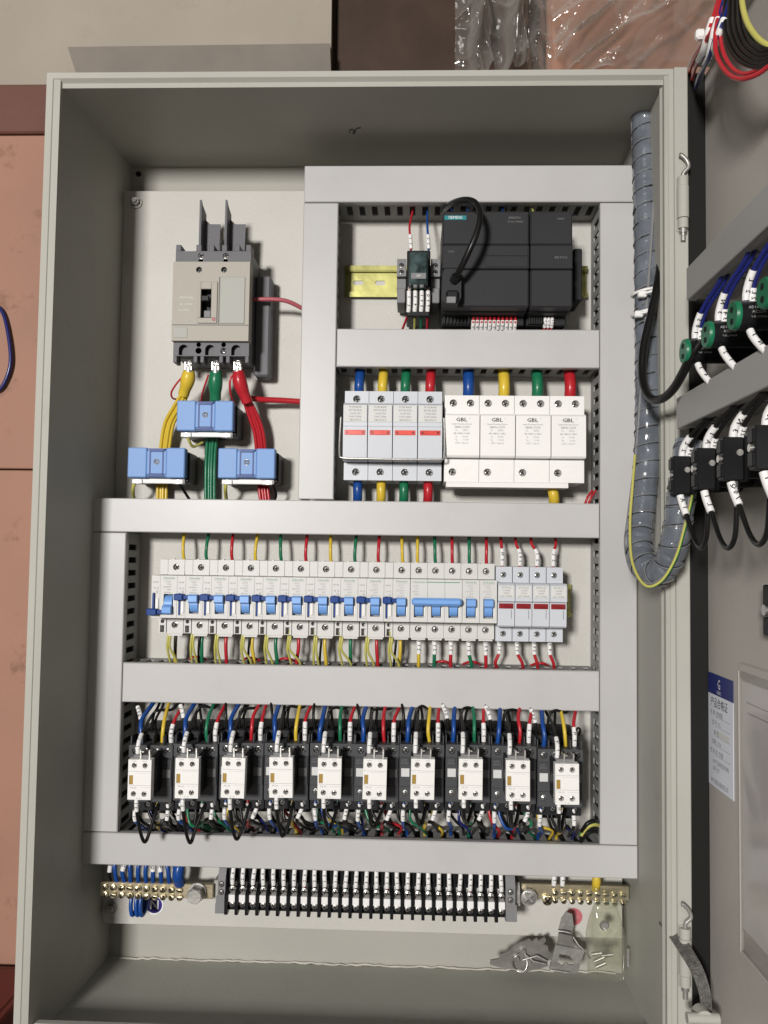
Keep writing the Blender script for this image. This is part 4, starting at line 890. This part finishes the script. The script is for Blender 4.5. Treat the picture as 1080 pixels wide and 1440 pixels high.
x_a = X(325.5, 1264, 99)-6.6; x_b = X(705, 1276, 99)-6.6; zt_ = -797.4
for k in range(NT):
    x = x_a+(x_b-x_a)*k/(NT-1); TXS.append(x)
    if k == 0: tm.location = Vector((x, 155, zt_))*S
    else: copy_tree(tm, (x, 155, zt_), f'{ORD[k]} black screw terminal from the left in the terminal row' if k < NT-1 else 'last black screw terminal at the right end of the terminal row')
    rn = random.Random(k+300); j = lambda a: rn.uniform(-a, a); c = ('black', 'black', 'black', 'green', 'black', 'black', 'black', 'red')[k % 8] if k else 'greenyellow'
    l_ = j(1.3)
    wire(c, [(x+6.8, 104, zt_+8), (x+6.8, 101, zt_+12), (x+6.9+l_*.6, 101.5, zt_+21), (x+7.4+l_, 110, zt_+34), (x+7.5+l_, 124, zt_+44)], 1.5, f'{c if c != "greenyellow" else "green yellow"} sleeved wire into the {ORD[k]} terminal from the left', 'sleeved wires into the terminal row', [(.06, .52)], sr=2.2, txt=f'{rn.choice(["1","2","3"])}0{k%10}')
for k in range(0, NT, 2):
    x = TXS[k]; wire('black', [(x+8.2, 116, zt_+12), (x+9.5, 112, zt_+20), (x+9.8, 118, zt_+32), (x+9, 128, zt_+44)], 1.5, f'black wire rising behind the sleeves of the {ORD[k]} terminal', 'black wires behind the terminal sleeves')
def clamp(x0, x1, label, mirror):
    t = thing('end_clamp', label, 'end clamp', ((x0+x1)/2, 155, -820), 'grey end clamps on the terminal rail')
    b = MB(); b.prism([(122, -768), (106, -774), (101, -784), (101, -801), (150, -801), (150, -768)], 'x', x0, x1); b.build('upper_body', 'clamp_grey', t)
    b = MB(); b.prism([(103, -801.5), (98, -809), (98, -816), (106, -818), (150, -818), (150, -801.5)], 'x', x0-(0 if mirror else 1.5), x1+(1.5 if mirror else 0)); b.build('foot', 'clamp_grey', t)
    for z in (-788, -796): b = MB(); b.cyl(((x0+x1)/2, 100.6, z), ((x0+x1)/2, 103, z), 2.9, 12); b.build('screw_well', 'black', t); screw(t, (x0+x1)/2, 100.3, z, 2.1, 'dull_steel')
clamp(X(306, 1250, 101), TXS[0]-.4, 'grey end clamp at the left end of the terminal row', False)
clamp(TXS[-1]+11.2, TXS[-1]+11.2+9.5, 'grey end clamp at the right end of the terminal row', True)
b = MB(); b.prism([(118, -785), (112, -795), (112, -806), (150, -806), (150, -785)], 'x', TXS[-1]+21, TXS[-1]+27); tag(b.build('end_clamp', 'dull_steel'), 'dark steel clamp foot behind the right end clamp', 'end clamp')

# ------------------------------------------------------------------ neutral bar (left) and earth bar (right)
t = thing('neutral_bar', 'brass neutral bar with two rows of screws at the lower left', 'busbar', (-210, 155, -815))
a, c = at(141, 1241, 122), at(302, 1266, 122)
MB().box(a.x, c.x-2, 122, 128, c.z+1, a.z+1, 0, .6).build('bar', 'brass_bar', t)
MB().box(c.x-3, c.x+12, 128, 152, c.z, a.z+3, 0, 1).build('standoff', 'mccb_pale', t)
for i in range(10):
    for jx, v in enumerate((1248, 1258.5)):
        u = 146.5+i*11.7+(.5 if jx else 0); p = at(u, v+i*.55, 119); screw(t, p.x, 119.3, p.z, 3.2, 'brass', 'slot', 'clamp_screw')
p = at(276, 1256.5, 116); b = MB(); b.cyl((p.x, 119, p.z), (p.x, 122, p.z), 9.5, 20); b.cyl((p.x, 108, p.z), (p.x, 119, p.z), 8.3, 6, sm=False); b.cyl((p.x, 107, p.z), (p.x, 108, p.z), 7, 16, r2=7.6); b.build('hex_bolt', 'dull_steel', t)
for i in range(9):
    u = 163+i*10.6; q = at(u, 1225, 122); rn = random.Random(i+77)
    wire('blue', [(q.x+rn.uniform(-1, 1), 124, -797), (q.x+rn.uniform(-.5, .5), 120, -786), (q.x+rn.uniform(-2, 2), 122, -776), (q.x+rn.uniform(-3, 3), 132, -764)], 2.3, f'{ORD[i]} blue neutral wire from the left above the brass neutral bar', 'blue neutral wires', [(.35, .72)] if i in (1, 5, 6) else (), sr=2.6)
q = at(248, 1225, 120); wire('blue', [(q.x+3, 124, -797), (q.x+3, 116, -786), (q.x+4, 118, -776), (q.x+4, 130, -762)], 6.0, 'thick blue neutral cable above the brass neutral bar', cat='cable', name='cable', n=14)
q = at(154, 1226, 120); wire('black', [(q.x, 124, -797), (q.x, 120, -788), (q.x+.5, 122, -778), (q.x+1, 134, -764)], 1.6, 'dark wire with a white sleeve at the left end of the neutral bar', None, [(.3, .8)], sr=2.5)
for i, u in enumerate((186, 193, 199)):
    q = at(u, 1280, 124); wire('blue', [(q.x-1, 126, -808), (q.x-1, 122, -820), (q.x, 122, -829), (q.x+1.2, 126, -831), (q.x+1.6, 134, -826), (q.x+1.2, 140, -812)], 2.2, f'{ORD[i]} short blue wire loop below the neutral bar', 'blue wire loops below the neutral bar')
b = MB(); p = at(217, 1272.5, 154.6); b.cyl((p.x, 154.3, p.z), (p.x, 154.95, p.z), 10.2, 32, 1, sm=False); b.cyl((p.x, 154.1, p.z), (p.x, 154.6, p.z), 8.6, 32, 0, sm=False); b.text('N', (p.x, 153.9, p.z), 14, 1); b.text('N', (p.x+.5, 153.85, p.z), 14, 1)
tag(b.build('neutral_sticker', ['sticker_violet', 'print_white']), 'round violet N sticker below the neutral bar', 'sticker')
t = thing('earth_bar', 'brass earth bar with screws under the plastic bag at the lower right', 'busbar', (220, 155, -805))
a, c = at(733, 1241, 124), at(892, 1263, 124)
MB().box(a.x, min(c.x, 278), 124, 129, -803, -788, 0, .6).build('bar', 'brass_bar', t)
p = at(744, 1263, 116); b = MB(); b.cyl((p.x, 117, p.z), (p.x, 124, p.z), 8.6, 12, sm=False); b.build('bolt_collar', 'dull_steel', t); screw(t, p.x, 116.8, p.z, 7.6, 'dull_steel', 'cross', 'cross_bolt')
p = at(770, 1267, 119); screw(t, p.x, 120, p.z, 5.2, 'brass', 'cross', 'cross_bolt')
for i in range(9):
    for jx, v in enumerate((1256, 1267)):
        p = at(781+i*12, v+i*.5, 121); screw(t, p.x, 121.5, p.z, 3.0, 'brass', 'slot', 'clamp_screw')
for i, u in enumerate((779, 791)):
    q = at(u, 1244, 122); wire('black', [(q.x, 126, -792), (q.x, 122, -786), (q.x, 122, -779), (q.x, 132, -764)], 1.4, f'{("left","right")[i]} sleeved wire above the earth bar', 'sleeved wires above the earth bar', [(.15, .7)], sr=2.5)
q = at(839, 1240, 120); wire('yellow', [(q.x, 126, -792), (q.x, 121, -784), (q.x, 122, -776), (q.x, 132, -762)], 4.4, 'thick yellow earth cable above the earth bar', cat='cable', name='cable', n=12)
b = MB(); p = at(807, 1289, 154.6); b.cyl((p.x, 154.2, p.z), (p.x, 154.95, p.z), 8.8, 30, 0, sm=False); z = p.z
for hw, dz in ((5, 0), (3.4, -2.2), (1.8, -4.4)): b.box(p.x-hw, p.x+hw, 153.9, 154.5, z+dz-.45, z+dz+.45, 1)
b.box(p.x-.45, p.x+.45, 153.9, 154.5, z, z+5, 1); tag(b.build('earth_sticker', ['sticker_red', 'print_red']), 'round red earth symbol sticker below the earth bar', 'sticker')

# ------------------------------------------------------------------ keys, bracket and bag lying in the bottom
def outl(pts, Y): return [(at(u, v, Y).x, at(u, v, Y).z) for u, v in pts]
t = thing('toothed_bracket', 'dark steel bracket with stepped edges lying at the bottom right', 'bracket', at(740, 1368, 120))
pl = [(689, 1356), (690, 1350), (702, 1348), (704, 1342), (714, 1338), (722, 1330), (734, 1324), (744, 1320), (748, 1324), (755, 1319), (757, 1323), (766, 1318), (768, 1323), (763, 1328), (770, 1330), (772, 1338), (779, 1341), (778, 1348), (768, 1350), (771, 1358), (755, 1362), (740, 1366), (728, 1362), (712, 1362)]
b = MB(); b.prism(outl(pl, 128), 'y', 127, 129.5); b.build('plate', 'cut_steel', t)
b = MB(); c = at(731, 1354, 122); b.tube([(c.x+7.5*math.cos(q), 122+1.5*math.sin(q*2), c.z+9*math.sin(q)) for q in [2*math.pi*i/24 for i in range(25)]], .8, 6); b.build('split_ring', 'steel', t)
for u, v in ((726, 1347), (743, 1352), (735, 1337)): p = at(u, v, 126); MB().cyl((p.x, 123, p.z), (p.x, 128, p.z), 3, 10).build('rivet', 'steel', t)
b = MB(); b.tube([at(735, 1350, 123), at(755, 1344, 121), at(770, 1352, 122)], 1.1, 6); b.tube([at(738, 1342, 123), at(750, 1352, 121), at(768, 1356, 122)], 1.1, 6); b.build('spring', 'dull_steel', t)
t = thing('latch_plate', 'pale steel latch plate with a cut out leaning at the bottom right', 'latch plate', at(800, 1370, 118))
o_ = outl([(781, 1328), (822, 1336), (812, 1369), (772, 1362)], 120); h_ = outl([(786, 1341), (800, 1343), (806, 1350), (807, 1357), (800, 1356), (796, 1353), (790, 1358), (784, 1353)], 120)
b = MB(); polys = [[Vector((x, z, 0)) for x, z in o_], [Vector((x, z, 0)) for x, z in reversed(h_)]]; fl = polys[0]+polys[1]; tri = geometry.tessellate_polygon(polys)
for y in (119, 121): b.add([(p.x, y, p.y) for p in fl], tri)
for q in (o_, h_): n = len(q); b.add([(x, 119, z) for x, z in q]+[(x, 121, z) for x, z in q], [(i, (i+1) % n, n+(i+1) % n, n+i) for i in range(n)])
b.build('plate', 'dull_steel', t)
b = MB(); b.prism(outl([(783, 1328), (785, 1310), (803, 1314), (808, 1332)], 126), 'y', 122, 124.5); b.build('neck', 'cut_steel', t)
b = MB(); b.prism(outl([(784, 1309), (789, 1290), (796, 1281), (804, 1284), (806, 1300), (803, 1313)], 132), 'y', 129, 131); b.build('tongue', 'dull_steel', t)
b = MB(); b.tube([at(774, 1364, 117), at(786, 1366, 116), at(800, 1368, 116)], .9, 6); b.tube([at(784, 1309, 122), at(794, 1310, 121), at(802, 1312, 121)], .9, 6); b.tube([at(806, 1318, 121), at(814, 1330, 119), at(824, 1338, 118), at(830, 1348, 118)], 1.0, 6); b.build('bright_edge', 'steel', t)
# clear bag: two sheets joined at the edges with small keys inside
bag = thing('plastic_bag', 'clear plastic bag with small metal keys hanging over the earth bar', 'plastic bag', at(850, 1380, 116))
def sheet(outline_l, outline_r, Y, bulge, seed):
    rn = random.Random(seed); vs = []; nz, nx = 34, 22
    CR = [(rn.random(), rn.random(), rn.uniform(-1.2, 1.2), rn.uniform(.02, .05), rn.uniform(1.5, 4)) for _ in range(14)]
    for jz in range(nz+1):
        q = jz/nz
        def ip(o):
            f = q*(len(o)-1); i = min(int(f), len(o)-2); f -= i; return (o[i][0]+(o[i+1][0]-o[i][0])*f, o[i][1]+(o[i+1][1]-o[i][1])*f)
        l, r = ip(outline_l), ip(outline_r)
        for i in range(nx+1):
            s = i/nx; p = at(l[0]+(r[0]-l[0])*s, l[1]+(r[1]-l[1])*s, Y)
            e = math.sin(math.pi*s)**.6; 
            cr = sum(h*math.exp(-abs((s-cu)*k+q-cv)/w)*max(0, 1-abs(s-cu)*2.5) for cu, cv, k, w, h in CR)
            vs.append((p.x, p.y-bulge*e*(.35+.65*q)-cr*e+rn.uniform(-.3, .3)*e, p.z))
    n = nx+1; return vs, [(a*n+i, a*n+i+1, (a+1)*n+i+1, (a+1)*n+i) for a in range(nz) for i in range(nx)]
L_ = [(836, 1270), (828, 1292), (824, 1312), (826, 1340), (828, 1372)]; R_ = [(866, 1270), (872, 1290), (877, 1310), (877, 1345), (877, 1376)]
b = MB(); b.add(*sheet(L_, R_, 116, 9, 1), 0, True); b.add(*sheet(L_, R_, 117, -9, 2), 0, True); b.build('bag_body', 'bag_film', bag)
L2 = [(782, 1262), (800, 1252), (830, 1246), (840, 1252), (838, 1272)]; R2 = [(893, 1246), (893, 1252), (884, 1262), (876, 1268), (868, 1276)]
b = MB(); b.add(*sheet(L2, R2, 112, 5, 3), 0, False); b.build('bag_mouth', 'bag_film', bag)
b = MB(); b.tube([at(836, 1270, 114), at(828, 1292, 113), at(824, 1312, 112), at(827, 1372, 114), at(850, 1375, 112), at(877, 1377, 114), at(877, 1310, 112), at(867, 1270, 114)], .6, 6); b.build('bag_seam', 'bag_film', bag)
p = at(851, 1303, 109); MB().cyl((p.x, 109, p.z), (p.x, 112, p.z), 3.6, 14, r2=5).build('metal_button', 'dull_steel', bag)
for u0, v0, u1, v1 in ((836, 1352, 850, 1346), (846, 1344, 862, 1342), (832, 1342, 846, 1340), (838, 1360, 852, 1354)):
    p, q = at(u0, v0, 115), at(u1, v1, 114); MB().cyl(p, q, 1.9, 8).build('key', 'dull_steel', bag)
p = at(884, 1347, 130); b = MB(); b.cyl((p.x, 132, p.z-9), (p.x, 132, p.z+9), 2, 8); tag(b.build('loose_screw', 'dull_steel'), 'small loose screw standing right of the plastic bag', 'screw')

# ------------------------------------------------------------------ spiral wrapped cable bundle to the door
path = spline([at(905, 154, 62), at(906, 200, 60), at(908, 300, 50), at(910, 430, 40), at(911, 560, 34), at(909, 650, 28), at(902, 725, 18), at(898, 765, 6), at(906, 797, -10), at(924, 806, -24), at(940, 790, -36), at(950, 756, -46), at(956, 715, -50), at(962, 668, -54), at(970, 620, -54)], 20)
t = thing('cable_bundle', 'thick grey spiral wrapped cable bundle running down the right and up to the door', 'cable bundle', at(909, 650, 28))
def wrapr(L, th, q):
    f = (L/12.5+th/(2*math.pi)) % 1; return 11.3+1.0*f-(1.2 if f < .07 else 0)
b = MB(); b.tube(path, 11.6, 22, rf=wrapr); b.build('spiral_wrap', 'wrap_grey', t)
def helix(pitch, rad, r, ph, m, name, sides=5, turn=1):
    b = MB(); out = []; L = 0; a = Vector((1, 0, 0))
    fine = []
    for i in range(len(path)-1):
        for k in range(3): fine.append(path[i].lerp(path[i+1], k/3))
    for i, p in enumerate(fine):
        tt = (fine[min(i+1, len(fine)-1)]-fine[max(0, i-1)]).normalized(); a = (a-tt*a.dot(tt)).normalized(); c = tt.cross(a)
        if i: L += (p-fine[i-1]).length
        th = ph+turn*2*math.pi*L/pitch; out.append(p+(a*math.cos(th)+c*math.sin(th))*rad)
    b.tube(out, r, sides); b.build(name, m, t)
helix(17, 12.0, .32, 0, 'black', 'wrap_edge')
helix(17, 12.15, .45, .5, 'clamp_grey', 'wrap_edge')
for k, (m, ph) in enumerate((('clamp_grey', .4), ('clamp_grey', 3.4))): helix(900, 11.3, 1.5, ph, m, 'bundled_wire', 6)
b = MB(); p = path[0]; b.cyl((p.x, p.y, p.z+4), (p.x, p.y+1, p.z-4), 12.4, 20, r2=12.6); b.build('wrap_collar', 'clamp_grey', t)
wire('greenyellow', [at(893, 640, 22), at(889, 690, 12), at(886, 738, 0), at(889, 790, -16), at(907, 823, -34), at(930, 817, -46), at(950, 785, -56), at(962, 745, -64), at(974, 695, -72), at(978, 660, -78)], 1.25, 'thin green yellow wire along the cable bundle bend', None, (), stripe='stripe_green')
for i, (v, u0, u1) in enumerate(((412, 897, 922), (441, 892, 917))):
    p = at(909, v, 40); t2 = thing('zip_tie', ('upper white zip tie round the wrapped cable bundle', 'lower white zip tie round the wrapped cable bundle')[i], 'zip tie', p, 'white zip ties on the cable bundle')
    b = MB(); b.tube([(p.x+13.2*math.cos(q), p.y+13.2*math.sin(q), p.z+2*math.cos(q)) for q in [2*math.pi*k/24 for k in range(25)]], 1.5, 6); b.build('strap', 'sleeve_white', t2)
    e = at(u0+6, v+(2 if i == 0 else 1), 24); b = MB(); b.box(e.x-4, e.x+4, e.y-3, e.y+3, e.z-3, e.z+3, 0, 1); b.tube([(e.x, e.y-2, e.z), (e.x+7, e.y-6, e.z+1), (e.x+13, e.y-9, e.z+2)], 1.3, 6); b.build('lock_head', 'sleeve_white', t2)
wire('black', [at(931, 330, 60), at(927, 385, 22), at(916, 440, 8), at(905, 490, -2), at(904, 532, -12), at(914, 559, -30), at(930, 561, -48), at(946, 548, -66), at(960, 525, -84), at(972, 500, -98), at(985, 480, -104)], 3.7, 'thick black cable hanging from the bundle across to the door lamps', None, (), 'cable', 'cable', n=12)
# small braid strap from the cabinet to the door
t = thing('earth_strap', 'grey braided earth strap bridging the cabinet and the door at the bottom', 'earth strap', at(960, 1340, -20))
pp = spline([at(934, 1292, 20), at(946, 1308, 4), at(965, 1338, -14), at(982, 1368, -28), at(992, 1400, -36), at(994, 1428, -38)], 8); b = MB(); vs = []
for i, p in enumerate(pp):
    d = (pp[min(i+1, len(pp)-1)]-pp[max(i-1, 0)]).normalized(); sd = d.cross(Vector((0, 1, 0))).normalized(); wd = 6.5-2.2*(i/(len(pp)-1))
    for a, yy in ((-wd, 0), (wd, 0), (wd, 1.8), (-wd, 1.8)): vs.append(p+sd*a+Vector((0, yy, 0)))
b.add(vs, [(i*4+k, i*4+(k+1) % 4, (i+1)*4+(k+1) % 4, (i+1)*4+k) for i in range(len(pp)-1) for k in range(4)]); b.build('braid', 'braid', t)
p = at(990, 1432, -44); b = MB(); b.cyl((p.x, -46, p.z), (p.x, -34, p.z), 7, 14); b.cyl((p.x-14, -44, p.z), (p.x+12, -44, p.z), 4.5, 10); b.build('strap_lug', 'frame_paint', t)
p = at(936, 1292, 15); MB().cyl((p.x+2, 24, p.z), (p.x+2, 14, p.z), 5, 12).build('strap_stud', 'dull_steel', t)

# ------------------------------------------------------------------ what is mounted on the door
DX = 317.8; DF = 278
def door_duct(label, u, v0, v1):
    a, c = atx(u, v0, DF), atx(u, v1, DF); y1 = a.y; y0 = -585; z1, z0 = a.z, c.z
    t = thing('wire_duct', label, 'cable duct', (DX, (y0+y1)/2, z0), 'grey wire ducts on the open door')
    b = MB(); b.box(DF, DF+2, y0, y1, z0, z1, 0, .8); b.box(DF+1.6, DF+8, y0, y1, z0, z0+1.2); b.box(DF+1.6, DF+8, y0, y1, z1-1.2, z1); b.build('cover', 'door_duct', t)
    MB().box(DX-2, DX, y0, y1, z0+1, z1-1).build('base', 'door_duct', t)
    for s0 in (z0+1.3, z1-2.8):
        b = MB(); b.box(DF+4, DF+13, y0, y1, s0, s0+1.5); b.box(DX-12, DX-2, y0, y1, s0, s0+1.5); y = y1-1; 
        while y-8 > y0: b.box(DF+13, DX-12, y-8.5, y, s0, s0+1.5); y -= 13.6
        b.build('slotted_wall', 'duct_wall', t)
    return z0, z1
d1 = door_duct('upper wire duct on the open door above the green lamp bodies', 965, 377, 423)
d2 = door_duct('lower wire duct on the open door above the black contact blocks', 951, 560, 604)
lamps = [(961, 494), (992.6, 470.6), (1030, 444), (1073, 412)]; CAPX = 265
zs = sum(atx(u, v, CAPX).z for u, v in lamps)/4
for i, (u, v) in enumerate(lamps):
    p = atx(u, v, CAPX); y, z = p.y, p.z; o = ORD[i]
    t = thing('pilot_lamp_body', f'green ended black pilot lamp body, {o} from the hinge on the open door', 'pilot lamp', (DX, y, z-10), 'green ended lamp bodies on the door')
    b = MB(); b.cyl((CAPX+1.4, y, z), (DX-14, y, z), 9.6, 28); b.cyl((DX-14, y, z), (DX, y, z), 13, 28); b.build('barrel', 'black', t)
    b = MB(); b.cyl((CAPX-.4, y, z), (CAPX+1.4, y, z), 9.2, 28, r2=9.8); b.cyl((CAPX+1.4, y, z), (CAPX+3, y, z), 9.9, 28); c = b.build('end_cap', 'green_cap', t)
    for dz in (4, -4): MB().cyl((CAPX-.9, y, z+dz), (CAPX-.3, y, z+dz), 2.1, 10).build('terminal_hole', 'black_matt', c)
    b = MB()
    for k, s_ in enumerate(('AD16-22D/S', 'AC220V', 'CE 20mA')): b.text(s_, (CAPX+14, y-9.75+k*k*.12, z+3-k*2.9), 2.7, 0)
    b.build('print', 'print_pale', t)
    for k, dx in enumerate((0, 4)):
        wire('navy', [(CAPX+9+dx, y, z+7), (CAPX+9+dx, y-2, z+18), (CAPX+12+dx, y-10, z+32), (CAPX+19+dx, y-24, z+47), (CAPX+22+dx, y-34, z+58)], 1.7, f'{("left","right")[k]} hand blue wire above the {o} pilot lamp body', 'blue wires above the lamp bodies', [(.05, .36)] if k == 0 else [(.02, .18)], sr=2.6)
    wire('black', [(CAPX+9, y-4, z-8), (CAPX+10, y-8, z-16), (CAPX+14, y-16, z-27), (CAPX+20, y-26, z-38)], 1.6, f'black wire with a white sleeve below the {o} pilot lamp body', 'black wires below the lamp bodies', [(.1, .65)], sr=2.6)
blocks = [(947, 641, 694), (980, 629.5, 687.6), (1017, 614, 675), (1062, 597, 660)]; BXX = 262
for i, (u, v0, v1) in enumerate(blocks):
    a, c = atx(u, v0, BXX), atx(u, v1, BXX); y = a.y; z1, z0 = a.z, c.z; o = ORD[i]
    t = thing('switch_contact_block', f'black switch contact block, {o} from the hinge on the open door', 'contact block', (DX, y, z0), 'black contact blocks on the door')
    b = MB(); b.box(BXX, BXX+14, y, y+10.5, z0, z1, 0, .8); b.box(BXX-1.5, BXX+4, y+1, y+9, z1-11, z1-2, 0, .6); b.box(BXX-1.5, BXX+4, y+1, y+9, z0+2, z0+11, 0, .6); b.build('contact_housing', 'black', t)
    b = MB(); b.box(BXX+14.2, DX-14, y+2.5, y+13, z0+2, z1-2, 0, .8); b.box(BXX+14.2, BXX+17, y-1, y+12, z0-.5, z1+.5, 0, .5); b.cyl((DX-14, y+8, (z0+z1)/2), (DX, y+8, (z0+z1)/2), 13, 22); b.build('mount', 'black_matt', t)
    b = MB(); zc = (z0+z1)/2+4; b.cyl((BXX+11, y-.9, zc), (BXX+11, y+1, zc), 2.3, 12); b.build('screw', 'steel', t)
    b = MB(); b.cyl((BXX-2, y+5, (z0+z1)/2), (BXX+1, y+5, (z0+z1)/2), 2.6, 10); b.build('terminal_screw', 'steel', t)
    wire('black', [(BXX+8, y+4, z1-1), (BXX+9, y+2, z1+8), (BXX+14, y-6, z1+18), (BXX+22, y-18, z1+30), (BXX+26, y-28, z1+38)], 1.6, f'left hand black wire with a white sleeve above the {o} contact block', 'black wires above the door contact blocks', [(.02, .34)], sr=2.9)
    wire('black', [(BXX+13, y+4, z1-1), (BXX+14, y+1, z1+7), (BXX+18, y-8, z1+18), (BXX+26, y-20, z1+30), (BXX+30, y-30, z1+38)], 1.5, f'right hand black wire above the {o} contact block', 'second black wires above the door contact blocks', [(.02, .16)], sr=2.6)
    n_y = y-50
    wire('black', [(BXX+6, y+4, z0+1), (BXX+7.5, y+2, z0-8), (BXX+10, y-3, z0-20), (BXX+12, y-14, z0-38), (BXX+12, y-28, z0-44), (BXX+12, y-40, z0-36), (BXX+11, y-46, z0-16), (BXX+11, y-47, z0+2)], 1.9, f'black jumper loop hanging from the {o} contact block on the door', 'black jumper loops on the door', [(.02, .17)], sr=2.9)
# certificate sticker
t = thing('certificate_sticker', 'small white certificate sticker with a blue head on the door', 'sticker', atx(1010, 1110, DX))
a, c = atx(993, 943, DX-.4), atx(1030.5, 953, DX-.4); y0, y1 = a.y, c.y; z1 = a.z; z0 = atx(993, 1097, DX-.4).z; hh = z1-z0; ww = y0-y1
MB().box(DX-.4, DX, y1, y0, z0, z1-hh*.185).build('sheet', 'sticker_paper', t); MB().box(DX-.4, DX, y1, y0, z1-hh*.184, z1).build('head', 'sticker_blue', t)
def dt(b, s_, fy, fz, size, mi, cond=1.0): b.text(s_, (DX-.55, y0-ww*fy, z1-hh*fz), size, mi, right=(0, -1, 0), cond=cond)
b = MB(); dt(b, 'G', .5, .085, 12, 2, .8); dt(b, 'GGEC', .5, .155, 4, 2)
dt(b, '产品合格证', .5, .26, 9.2, 0, .85)
for k, s_ in enumerate(('名 称: 控制箱', '型 号: XL', '编 号:', '日期: 2020', '检 验 员: 合格')): dt(b, s_, .40, .35+k*.085, 5.0, 1)
for k in range(5): b.box(DX-.5, DX-.45, y1+ww*.1, y0-ww*.35, z1-hh*(.377+k*.085), z1-hh*(.374+k*.085), 1)
dt(b, '本产品经检验合格', .55, .78, 4.6, 1); dt(b, '准予出厂', .4, .84, 4.4, 1); dt(b, '电气成套设备有限公司', .5, .955, 5.0, 1, .8)
b.box(DX-.48, DX-.42, y1+ww*.12, y0-ww*.4, z1-hh*.545, z1-hh*.495, 3)
b.build('print', ['print_black', 'print_grey', 'print_white', 'paper_label'], t)
t = thing('document_pouch', 'clear document pouch holding white paper on the door', 'document pouch', atx(1060, 1330, DX))
y0 = atx(1042, 945, DX).y; za = atx(1042, 942, DX).z; zb_ = atx(1042, 1335, DX).z
MB().box(DX-1.2, DX-.6, y0-300, y0-4, zb_+20, za-8, 0, .2).build('paper_sheet', 'paper', t)
MB().box(DX-2.6, DX-2.2, y0-305, y0, zb_, za).build('pouch_front', 'pouch_film', t)
b = MB(); b.box(DX-3, DX-.1, y0-2.5, y0, zb_, za, 0, .5); b.box(DX-3, DX-.1, y0-305, y0-2.5, zb_, zb_+2.5, 0, .5); b.box(DX-2.2, DX-.1, y0-305, y0, za-6, za+6, 0, .5); b.build('pouch_edge', 'door_paint', t)
b = MB(); yy = y0-14; b.box(DX-1.35, DX-1.25, y0-300, yy, za-24, za-23.2); b.box(DX-1.35, DX-1.25, y0-300, yy-2, za-32, za-31.2); b.build('print', 'print_grey', t)
a, c = atx(1072, 822, DX-12), atx(1072, 893, DX-12); b = MB(); b.box(DX-12, DX, a.y-60, a.y, (a.z+c.z)/2+2, a.z, 0, 1); b.box(DX-12, DX, a.y-60, a.y, c.z, (a.z+c.z)/2-5, 0, 1); b.box(DX-9, DX, a.y-60, a.y-1, (a.z+c.z)/2-5, (a.z+c.z)/2+2)
o = b.build('door_latch', 'black'); tag(o, 'black door latch at the right edge of the photo', 'latch'); b = MB(); m_ = (a.z+c.z)/2; b.cyl((DX-13, a.y-4, m_), (DX-11, a.y-4, m_), 4, 12); b.build('latch_screw', 'steel', o)

# coil of wires at the top of the door
LX = 285
def loop(c0, pts, r, label, sl=(), sr=None, st=None): return wire(c0, [atx(u, v, x) for u, v, x in pts], r, label, 'wires coiled at the top of the door', sl, sr=sr, stripe=st, n=10)
loop('red', [(1012, -20, 292), (1010, 20, 286), (1006, 50, 280), (1008, 78, 278), (1022, 102, 278), (1040, 111, 280), (1062, 106, 284), (1082, 92, 288), (1100, 70, 290)], 1.75, 'outer red wire loop at the top of the door')
loop('red', [(1018, -20, 294), (1016, 20, 288), (1013, 50, 284), (1018, 76, 282), (1030, 96, 282), (1046, 104, 284), (1066, 98, 287), (1090, 80, 290)], 1.6, 'inner dark red wire loop at the top of the door')
for k in range(5):
    d = k*6.5
    loop('black', [(1024+d*.8, -24, 294), (1020+d, 14, 288), (1020+d*1.1, 44-d*.3, 284), (1030+d, 72-d*.6, 283), (1046+d*.9, 88-d*.8, 284), (1070+d*.5, 94-d*.95, 287), (1100, 84-d, 290)], 2.0, f'{ORD[k]} black wire loop counted from the red ones at the top of the door')
loop('greenyellow', [(1043, -20, 290), (1044, 6, 286), (1050, 30, 284), (1062, 50, 284), (1076, 62, 286), (1096, 70, 290)], 2.1, 'green yellow wire loop at the top of the door', (), None, 'stripe_green')
for k, (c_, u0, u1, v1) in enumerate((('red', 1012, 979, 92), ('navy', 1020, 988, 98), ('navy', 1024, 984, 104), ('navy', 1028, 992, 90), ('red', 1016, 975, 84))):
    loop(c_, [(u0+8, -40, 296), (u0-6, 14, 288), (u0-16, 44, 282), ((u0*.3+u1*.7), v1-20, 284), (u1, v1, 292), (u1-6, v1+20, 304)], 1.6, f'{ORD[k]} straight wire of the bundle tied at the top hinge corner', [(.25, .58)] if k in (0, 1, 3) else (), 2.7)
p = atx(985, 49, 284); b = MB(); b.box(p.x-4.2, p.x+3.6, p.y-3.5, p.y+3.5, p.z-4.6, p.z+4.2, 0, 1.8); b.tube([(p.x, p.y, p.z), (p.x+9, p.y-4, p.z+1), (p.x+12, p.y-9, p.z+1)], 1.6, 6); tag(b.build('zip_tie', 'sleeve_white'), 'white zip tie head on the wires at the top of the door', 'zip tie')
